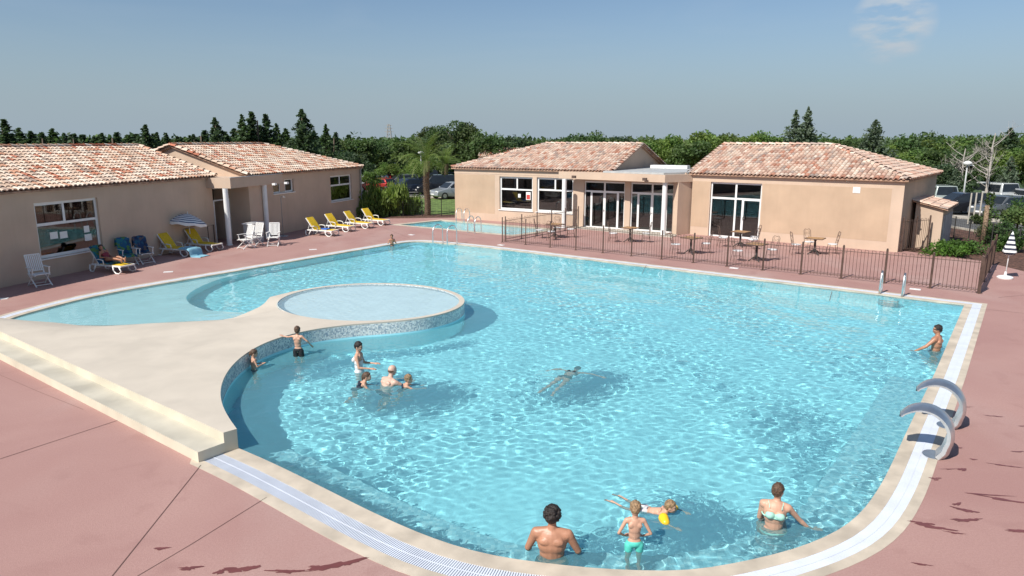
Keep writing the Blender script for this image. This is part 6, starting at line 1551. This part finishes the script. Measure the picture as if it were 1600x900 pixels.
def person(label, loc, face, h, pose, skin='skin', hair=('hair_dark', 'short'), wear=(), build_=1.0, child=False, look=0, tilt=0, female=False, group=None, tiltx=0, bald=False, rest=None):
    """local frame: x right, y where the chest faces, z up, origin at the hips. pose gives joints in units of a 1.75 m body."""
    s = h/1.75; hs = s*(1.0 if not child else (1.0+.55*(1.75-h)/1.75*1.3)); b_ = build_
    t = thing('person', label, 'person', loc, R(-face), group); t['kind'] = 'thing'
    V_ = lambda *a: Vector(a)*s
    J = dict(pel=V_(0,0,0), waist=V_(0,.0,.16), chest=V_(0,.0,.34), neck=V_(0,-.01,.50), head=V_(0,.02,.645), shl=V_(-.17,0,.44), shr=V_(.17,0,.44), ell=V_(-.22,-.02,.16), elr=V_(.22,-.02,.16), wrl=V_(-.23,.06,-.09), wrr=V_(.23,.06,-.09),
             hil=V_(-.095,0,-.06), hir=V_(.095,0,-.06), knl=V_(-.10,.03,-.47), knr=V_(.10,.03,-.47), anl=V_(-.10,0,-.86), anr=V_(.10,0,-.86))
    for k, v in pose.items():
        if k in J: J[k] = Vector(v)*s
    sw = (1-.08*female)*(1 if not child else .92)
    for k in ('shl', 'shr'):
        if k not in pose: J[k].x *= sw
    q = MB(); B = MB  # body volumes
    up_t = (J['neck']-J['pel']).normalized(); side = (J['shr']-J['shl']).normalized(); fw = up_t.cross(side)*-1
    side_h = (J['hir']-J['hil']).normalized()
    def tor(c, w_, dpt, hh):
        rot = Matrix((side, fw, up_t)).transposed(); q.ell(c, (w_, dpt, hh), 16, 12, rot)
    bw = b_*s
    tor(J['chest']+fw*.0*s, .155*bw*sw, .105*bw, .17*s); tor(J['chest']-up_t*.06*s+fw*.01*s, .145*bw*sw, .10*bw, .15*s)
    tor(J['waist'], (.125-.012*female)*bw, .092*bw, .14*s); tor(J['pel']-up_t*.0*s, (.148+.012*female)*bw, .105*bw, .12*s)
    capsule(q, J['waist'].lerp(J['pel'], .2), J['chest'], .105*bw, .115*bw, sq=(1, .9))
    # shoulders, back muscles, shoulder blades
    capsule(q, J['shl']+(J['chest']-J['shl'])*.12, J['shr']+(J['chest']-J['shr'])*.12, .058*bw, .058*bw, 12)
    for sh in ('shl', 'shr'): capsule(q, J['neck']-up_t*.03*s, J[sh], .045*bw, .046*bw); q.ell(J[sh].lerp(J['chest'], .42)-fw*.055*s+up_t*.0*s, (.055*bw, .04*bw, .08*s), 10, 8)
    if not female:
        for sg in (-1, 1): q.ell(J['chest']+side*sg*.07*s+fw*.075*bw+up_t*.02*s, (.07*bw, .035*bw, .055*s), 10, 8)
    else:
        for sg in (-1, 1): q.ell(J['chest']+side*sg*.068*s+fw*.10*bw-up_t*.01*s, (.055*bw, .05*bw, .055*s), 10, 8)
    for sg in (-1, 1): q.ell(J['pel']-fw*.06*bw-up_t*.04*s+side_h*sg*.06*s, (.075*bw, .07*bw, .08*s), 10, 8)
    nh = (J['head']-J['neck'])
    capsule(q, J['neck']-up_t*.04*s, J['neck']+nh*.45, .058*s*(.92 if female or child else 1)*b_**.5, .050*hs*(.9 if female or child else 1))
    for S_ in ('l', 'r'):
        sh, el, wr, hi, kn, an = (J[k+S_] for k in ('sh', 'el', 'wr', 'hi', 'kn', 'an')); ab = b_**.8*(.88 if female or child else 1)
        capsule(q, sh, el, .050*s*ab, .036*s*ab); q.ell(sh.lerp(el, .12), (.052*s*ab,)*3, 10, 8); capsule(q, sh.lerp(el, .25), sh.lerp(el, .6), .044*s*ab, .041*s*ab)
        capsule(q, el, wr, .037*s*ab, .024*s*ab); capsule(q, el.lerp(wr, .15), el.lerp(wr, .45), .038*s*ab, .032*s*ab)
        hd = pose.get('hd'+S_); hd = Vector(hd) if hd else (wr-el).normalized()
        hand(q, wr, hd, Vector(pose.get('up'+S_, (0, 0, 1) if abs(hd.z) < .8 else (0, 1, 0))), s*1.02, 1 if S_ == 'r' else -1)
        lb = b_**.7
        capsule(q, hi, kn, .080*s*lb, .050*s*lb); capsule(q, hi.lerp(kn, .1), hi.lerp(kn, .5), .078*s*lb, .066*s*lb)
        capsule(q, kn, an, .048*s*lb, .034*s*lb); 
        cb_ = (kn-an).normalized(); back = -fw*.018*s; capsule(q, kn.lerp(an, .15)+back, kn.lerp(an, .42)+back, .048*s*lb, .042*s*lb)
        fd = Vector(pose.get('ft'+S_, (0, 1, 0))); foot(q, an, fd.normalized(), s)
    # head, turned and tilted on the neck
    Hm = Matrix.Translation(J['head']) @ Matrix.Rotation(R(-look), 4, 'Z') @ Matrix.Rotation(R(tilt), 4, 'X') @ Matrix.Rotation(R(tiltx), 4, 'Y')
    e = .112*hs/1.0
    def hp(x, y, z): return Hm @ Vector((x*e, y*e, z*e))
    def hell(c, r_): 
        rot = Hm.to_3x3(); q.ell(hp(*c), tuple(v*e for v in r_), 14, 11, rot)
    hell((0, -.06, .16), (.70, .86, .86)); hell((0, .10, -.25), (.60, .66, .72)); hell((0, .36, -.72), (.33, .32, .25)); hell((0, -.1, -.2), (.62, .7, .7))
    hell((0, .76, -.20), (.12, .20, .13)); hell((0, .70, -.02), (.08, .12, .25)); hell((0, .68, -.52), (.22, .10, .06)); hell((0, .66, -.64), (.20, .10, .06))
    for sg in (-1, 1):
        hell((sg*.68, -.06, -.08), (.07, .15, .22)); hell((sg*.30, .60, -.24), (.2, .16, .17)); hell((sg*.26, .66, .18), (.22, .10, .07))
    vox = .0095*max(.8, s)
    body = remesh(q, 'body', M[skin], t, vox=vox, sm=3)
    for sg in (-1, 1):
        w__ = MB(); w__.ell(hp(sg*.27, .70, .05), (.085*e*1.1,)*3, 8, 6); w__.build('eye', M['eye'], t, smooth=True)
    w__ = MB(); w__.ell(hp(0, .765, -.58), (.19*e, .05*e, .05*e), 8, 6, Hm.to_3x3()); w__.build('lips', M['lip'], t, smooth=True)
    # hair
    if hair:
        hq = MB(); hm, st = hair; rr_ = random.Random(len(label)*7)
        def hh_(c, r_): hq.ell(hp(*c), tuple(v*e for v in r_), 14, 11, Hm.to_3x3())
        if st in ('short', 'curly', 'boy'):
            k = .10 if st == 'curly' else 0
            hh_((0, -.14, .30), (.76+k, .86+k, .80+k)); hh_((0, -.40, -.06), (.66+k, .60+k, .62+k)); 
            hh_((0, .30, .66), (.55, .42, .30+k))
            if st == 'curly':
                for i in range(150):
                    th = rr_.uniform(0, 6.28); ph = rr_.uniform(-.5, 1.5); x, y, z = .93*math.cos(th)*math.cos(ph), 1.02*math.sin(th)*math.cos(ph)-.2, .98*math.sin(ph)+.25
                    if y > .35 and z < .5: continue
                    hh_((x, y, z), (rr_.uniform(.09, .2),)*3)
            else:
                for i in range(46):
                    th = rr_.uniform(0, 6.28); ph = rr_.uniform(-.3, 1.5); x, y, z = .74*math.cos(th)*math.cos(ph), .84*math.sin(th)*math.cos(ph)-.16, .80*math.sin(ph)+.26
                    if y > .30 and z < .55: continue
                    hh_((x, y, z), (.10, .10, .17))
        elif st == 'bob':
            hh_((0, -.14, .28), (.80, .90, .84)); hh_((0, -.42, -.35), (.70, .55, .80)); 
            for sg in (-1, 1): hh_((sg*.62, -.18, -.30), (.22, .42, .60))
            hh_((0, .30, .66), (.58, .42, .28))
            for i in range(40):
                th = rr_.uniform(2.6, 6.9); z = rr_.uniform(-.9, .5); hh_((.72*math.cos(th), .66*math.sin(th)-.3, z), (.10, .10, .26))
        elif st == 'long':
            hh_((0, -.14, .28), (.78, .88, .82)); hh_((0, -.46, -.4), (.62, .42, .85)); hh_((0, -.58, -1.15), (.50, .26, .75)); hh_((0, -.6, -1.7), (.34, .18, .5))
            for sg in (-1, 1): hh_((sg*.58, -.2, -.4), (.18, .36, .65))
            hh_((0, .30, .66), (.56, .42, .28))
        elif st == 'pony':
            hh_((0, -.13, .28), (.77, .87, .82)); hh_((0, .30, .66), (.56, .42, .28)); hh_((0, -.95, .30), (.20, .22, .2)); hh_((0, -1.08, -.25), (.19, .18, .55)); hh_((0, -1.0, -.8), (.13, .12, .4)); hh_((0, -.42, -.1), (.62, .52, .6))
        elif st == 'fringe':
            hh_((0, -.42, -.12), (.64, .50, .42)); 
            for sg in (-1, 1): hh_((sg*.60, -.2, -.05), (.14, .3, .2))
        remesh(hq, 'hair', M[hm], t, vox=.009, sm=2)
    # clothing follows the body volumes, a little larger
    for kind, m_ in wear:
        c = MB(); cl = .010*s
        def ctor(cc, w_, dpt, hh): rot = Matrix((side_h, side_h.cross(up_t)*-1, up_t)).transposed(); c.ell(cc, (w_+cl, dpt+cl, hh), 16, 12, rot)
        if kind in ('trunks', 'briefs', 'shorts'):
            ctor(J['pel']-up_t*.01*s, (.150+.012*female)*bw, .108*bw, .095*s)
            for sg in (-1, 1): c.ell(J['pel']-fw*.06*bw-up_t*.04*s+side_h*sg*.06*s, (.078*bw+cl, .072*bw+cl, .082*s), 10, 8)
            f = dict(briefs=.06, trunks=.22, shorts=.45)[kind]
            for S_ in ('l', 'r'): hi, kn = J['hi'+S_], J['kn'+S_]; capsule(c, hi, hi.lerp(kn, f), .084*bw+cl, (.078 if f > .1 else .07)*bw+cl+(.012*s if kind == 'shorts' else 0))
        if kind == 'swimsuit':
            ctor(J['pel'], .160*bw, .106*bw, .12*s); ctor(J['waist'], .113*bw, .092*bw, .15*s); ctor(J['chest']-up_t*.07*s, .138*bw, .103*bw, .12*s)
            for sg in (-1, 1):
                c.ell(J['chest']+side*sg*.068*s+fw*.10*bw-up_t*.01*s, (.062*bw, .056*bw, .062*s), 10, 8)
                capsule(c, J['chest']+side*sg*.09*s+fw*.105*bw, J['chest']+side*sg*.085*s+up_t*.135*s, .012*s, .010*s, 6); capsule(c, J['chest']+side*sg*.085*s+up_t*.135*s, J['chest']+side*sg*.03*s-fw*.125*bw-up_t*.0*s, .010*s, .012*s, 6)
        if kind == 'bikini':
            pts = []
            for i in range(25):
                a = math.tau*i/24; pts.append(J['chest']-up_t*.055*s+side*math.cos(a)*.163*bw*sw+fw*(math.sin(a)*.118*bw)-up_t*.0*s)
            c.tube(pts, .013*s, 8, cap=False)
            for sg in (-1, 1):
                c.ell(J['chest']+side*sg*.068*s+fw*.105*bw-up_t*.015*s, (.060*bw, .052*bw, .058*s), 10, 8)
                pl_ = [J['chest']-up_t*.055*s+side*sg*.085*s-fw*.112*bw, J['chest']+up_t*.03*s+side*sg*.095*s-fw*.118*bw, J['chest']+up_t*.105*s+side*sg*.10*s-fw*.085*bw, J['chest']+up_t*.145*s+side*sg*.10*s-fw*.0*s, J['chest']+up_t*.08*s+side*sg*.08*s+fw*.09*bw]
                for a_, b2 in zip(pl_[:-1], pl_[1:]): capsule(c, a_, b2, .011*s, .011*s, 6)
            ctor(J['pel']-up_t*.02*s, .160*bw, .106*bw, .07*s)
            for sg in (-1, 1): c.ell(J['pel']-fw*.06*bw-up_t*.04*s+side_h*sg*.06*s, (.078*bw+cl, .072*bw+cl, .070*s), 10, 8)
        if kind == 'armbands':
            for S_ in ('l', 'r'):
                a_ = J['sh'+S_].lerp(J['el'+S_], .35); b2 = J['sh'+S_].lerp(J['el'+S_], .95); k = MB(); capsule(k, a_, b2, .115*s, .10*s, 14); d_ = (b2-a_).normalized(); remesh(k, 'armband', M[m_], t, vox=.010, sm=2)
            continue
        if kind == 'goggle_strap':
            pts = [hp(.78*math.cos(a), .80*math.sin(a)-.08, .10) for a in [math.tau*i/24 for i in range(25)]]; k = MB(); k.tube(pts, .010, 6, cap=False); k.build('goggle_strap', M[m_], t); continue
        remesh(c, {'trunks': 'swim_trunks', 'briefs': 'swim_briefs', 'shorts': 'swim_shorts'}.get(kind, kind), M[m_], t, vox=.010, sm=3)
    receive(t); return t
def at(u, D, z): return Vector((xof(u, D, z), D, z))
# 1 man with curly hair by the near coping
person('tanned man with curly black hair and bare back, waist deep at the near coping', at(862, 8.02, -.17), 8, 1.78,
       dict(ell=(-.30,.03,.19), elr=(.32,.04,.19), wrl=(-.30,.24,.02), wrr=(.33,.26,.02), shl=(-.20,0,.43), shr=(.20,0,.43)), 'skin_tan', ('hair_dark', 'curly'), [('shorts', 'navy')], 1.26, look=12, tilt=-14)
# 2 boy in turquoise trunks
person('boy in turquoise swim trunks standing with hands on his belly, seen from behind', at(991, 8.10, .09), 2, 1.22,
       dict(ell=(-.29,-.03,.19), elr=(.29,-.03,.19), wrl=(-.16,.12,.05), wrr=(.16,.12,.05), hdl=(.8,.6,0), hdr=(-.8,.6,0), head=(0,.03,.65), knl=(-.11,.02,-.47), knr=(.10,.02,-.47)), 'skin', ('hair_blond', 'boy'), [('trunks', 'mint')], .88, child=True, look=5, tilt=-18)
# 3 child with armbands, prone
dv = (g(1036,797)-g(962,776)).normalized(); fb_ = math.degrees(math.atan2(dv.x, dv.y))
kid = person('small child swimming with yellow orange armbands and patterned trunks', at(1012, 9.12, -.05), fb_, 1.10,
       dict(waist=(0,.15,.02), chest=(0,.32,.06), neck=(0,.46,.12), head=(0,.53,.25), shl=(-.15,.40,.07), shr=(.15,.40,.07), ell=(-.36,.50,.03), elr=(.34,.54,.03), wrl=(-.36,.74,-.03), wrr=(.40,.78,-.03),
            hil=(-.09,-.06,-.01), hir=(.09,-.06,-.01), knl=(-.15,-.45,-.03), knr=(.17,-.44,-.04), anl=(-.24,-.80,.02), anr=(.10,-.84,.03), ftl=(0,-1,.3), ftr=(0,-1,.3), hdl=(0,1,0), hdr=(0,1,0)), 'skin', ('hair_blond', 'boy'), [('trunks', 'trunks'), ('armbands', 'armband')], .9, child=True, look=-10, tilt=-4)
# 4 woman in pale mint bikini
person('woman in a pale mint bikini with short brown hair, reaching right into the water', at(1208, 8.66, -.12), 20, 1.66,
       dict(neck=(.02,.02,.49), head=(.02,.04,.635), shl=(-.165,.02,.43), shr=(.175,.03,.41), elr=(.34,.12,.20), wrr=(.52,.20,.02), hdr=(1,.1,.0), ell=(-.20,.08,.17), wrl=(-.10,.30,.08), knl=(-.16,.38,-.14), knr=(.14,.38,-.14), anl=(-.16,.42,-.55), anr=(.14,.42,-.55)), 'skin', ('hair_brown', 'short'), [('bikini', 'palemint')], 1.12, female=True, look=25, tilt=-8)
# 5 man by the right side
person('tanned man in black trunks with a swimming goggle strap, standing by the right coping', at(1461, 16.8, -.15), -42, 1.78,
       dict(ell=(-.34,.12,.26), wrl=(-.40,.34,.10), hdl=(-.4,.8,-.1), elr=(.24,-.02,.17), wrr=(.24,.16,-.02), shl=(-.18,0,.43), shr=(.18,0,.43)), 'skin_tan', ('hair_dark', 'short'), [('trunks', 'black'), ('goggle_strap', 'black')], 1.08, look=-28)
# 6 boy with arms spread at the mosaic wall
person('boy in dark swim shorts climbing at the mosaic wall with arms spread', at(466, 16.35, .14), 8, 1.28,
       dict(shl=(-.15,0,.44), shr=(.15,0,.44), ell=(-.38,.12,.37), wrl=(-.62,.22,.36), hdl=(-.9,.3,.3), elr=(.32,.02,.28), wrr=(.36,.20,.10), neck=(.01,.01,.5)), 'skin', ('hair_brown', 'boy'), [('shorts', 'black')], .92, child=True, look=-14)
# 7 girl against the shaded wall
person('girl with wet fair hair standing in the shade against the mosaic wall', at(397, 15.35, -.09), 55, 1.18,
       dict(ell=(-.24,.04,.20), wrl=(-.14,.22,.22), elr=(.24,.06,.22), wrr=(.14,.26,.26), head=(0,.05,.64)), 'skin', ('hair_brown', 'pony'), [('briefs', 'redcloth')], .86, child=True, look=20, tilt=-8)
# 8 woman with short dark hair
person('woman with short dark hair in a white swimsuit standing chest high in water', at(561, 15.2, -.06), 92, 1.66,
       dict(elr=(.22,.06,.18), wrr=(.18,.32,.16), hdr=(0,1,-.1), ell=(-.22,.08,.18), wrl=(-.16,.34,.18), hdl=(0,1,0)), 'skin', ('hair_dark', 'short'), [('swimsuit', 'whitecloth')], .95, female=True, look=8, tilt=-10)
# 9 girl in front of her
person('girl with reddish brown hair and dark swimsuit leaning forward before the woman', at(554, 14.15, -.16), 75, 1.30,
       dict(waist=(0,.12,.10), chest=(0,.22,.22), neck=(0,.31,.33), head=(0,.37,.46), shl=(-.15,.27,.28), shr=(.15,.27,.28), ell=(-.22,.40,.08), elr=(.22,.40,.08), wrl=(-.2,.6,.0), wrr=(.2,.6,.0), knl=(-.1,.06,-.47), knr=(.1,-.05,-.46), anl=(-.1,-.12,-.84), anr=(.1,-.25,-.80)), 'skin', ('hair_brown', 'pony'), [('swimsuit', 'navy')], .9, child=True, female=True, look=15)
# 10 bald man
person('balding man with pale shoulders just above the water in dark trunks', at(600, 14.25, -.36), 40, 1.76,
       dict(waist=(0,.06,.15), chest=(0,.13,.32), neck=(0,.2,.46), head=(0,.26,.60), shl=(-.18,.17,.39), shr=(.18,.17,.39), ell=(-.28,.36,.24), elr=(.3,.38,.24), wrl=(-.16,.6,.22), wrr=(.2,.62,.22), knl=(-.1,.1,-.46), knr=(.1,0,-.47), anl=(-.1,-.1,-.84), anr=(.1,-.2,-.82)), 'skin_pale', ('hair_brown', 'fringe'), [('trunks', 'navy')], 1.15, look=10, tilt=-12)
# 11 child beside him
person('child with short fair hair next to the balding man, arms reaching right', at(626, 14.15, -.22), 78, 1.22,
       dict(waist=(0,.08,.12), chest=(0,.16,.26), neck=(0,.22,.38), head=(0,.26,.52), shl=(-.15,.19,.33), shr=(.15,.19,.33), ell=(-.2,.4,.22), elr=(.2,.4,.22), wrl=(-.14,.62,.18), wrr=(.16,.64,.18), hdl=(0,1,0), hdr=(0,1,0), knl=(-.1,.06,-.47), knr=(.1,-.05,-.46), anl=(-.1,-.12,-.84), anr=(.1,-.25,-.80)), 'skin', ('hair_blond', 'boy'), [('swimsuit', 'navy')], .9, child=True, look=5)
# 12 swimmer
dv = (g(908,577)-g(868,603)).normalized(); fb_ = math.degrees(math.atan2(dv.x, dv.y))
person('swimmer in black swimwear face down in the open water, arms spread', at(884, 14.95, -.16), fb_, 1.66,
       dict(waist=(0,.15,0), chest=(0,.33,.0), neck=(0,.48,.0), head=(0,.64,.02), shl=(-.17,.42,0), shr=(.17,.42,0), ell=(-.42,.50,-.06), elr=(.44,.50,-.03), wrl=(-.60,.36,-.10), wrr=(.70,.44,-.03), hil=(-.09,-.06,0), hir=(.09,-.06,0), knl=(-.12,-.46,-.12), knr=(.12,-.46,-.10), anl=(-.16,-.84,-.22), anr=(.13,-.86,-.2), ftl=(-.2,-1,0), ftr=(.2,-1,0)), 'skin', ('hair_dark', 'short'), [('briefs', 'black'), ('bikini', 'black')], .98, female=True, look=0, tilt=-60)
# 13 far child
person('small far child in the big pool near its far left corner', at(612.5, 34.4, -.05), 160, 1.32,
       dict(ell=(-.27,.06,.2), elr=(.27,.06,.2), wrl=(-.10,.2,.36), wrr=(.10,.2,.36), hdl=(.5,.3,.6), hdr=(-.5,.3,.6)), 'skin_tan', ('hair_brown', 'short'), [('trunks', 'navy')], .95, child=True, look=10)
# 14 sunbather on the lounger L7: local y of the lounger points to its foot
t = person('sunbather with long dark hair in a red swimsuit lying on the towelled lounger', (0, 0, 0), 0, 1.64,
       dict(pel=(0,0,0), waist=(0,-.09,.11), chest=(0,-.19,.24), neck=(0,-.28,.35), head=(.02,-.34,.48), shl=(-.16,-.24,.30), shr=(.16,-.24,.30), ell=(-.24,-.16,.08), elr=(.25,-.14,.08), wrl=(-.20,.08,.04), wrr=(.14,.10,.10), hil=(-.09,.06,.0), hir=(.09,.06,.0), knl=(-.10,.46,.10), knr=(.10,.46,.05), anl=(-.09,.86,.02), anr=(.09,.88,.02), ftl=(0,.25,1), ftr=(0,.25,1), hdl=(0,1,0), hdr=(-.5,1,-.2)), 'skin_tan', ('hair_dark', 'long'), [('swimsuit', 'redcloth')], .98, female=True, look=25, tilt=5)
t.location = L7.matrix_world @ Vector((0, 0, 0)) if False else L7.location + Matrix.Rotation(L7.rotation_euler.z, 3, 'Z') @ Vector((0, .02, .50)); t.rotation_euler = (0, 0, L7.rotation_euler.z)
# unused prototypes must not stay behind
bpy.context.view_layer.update()
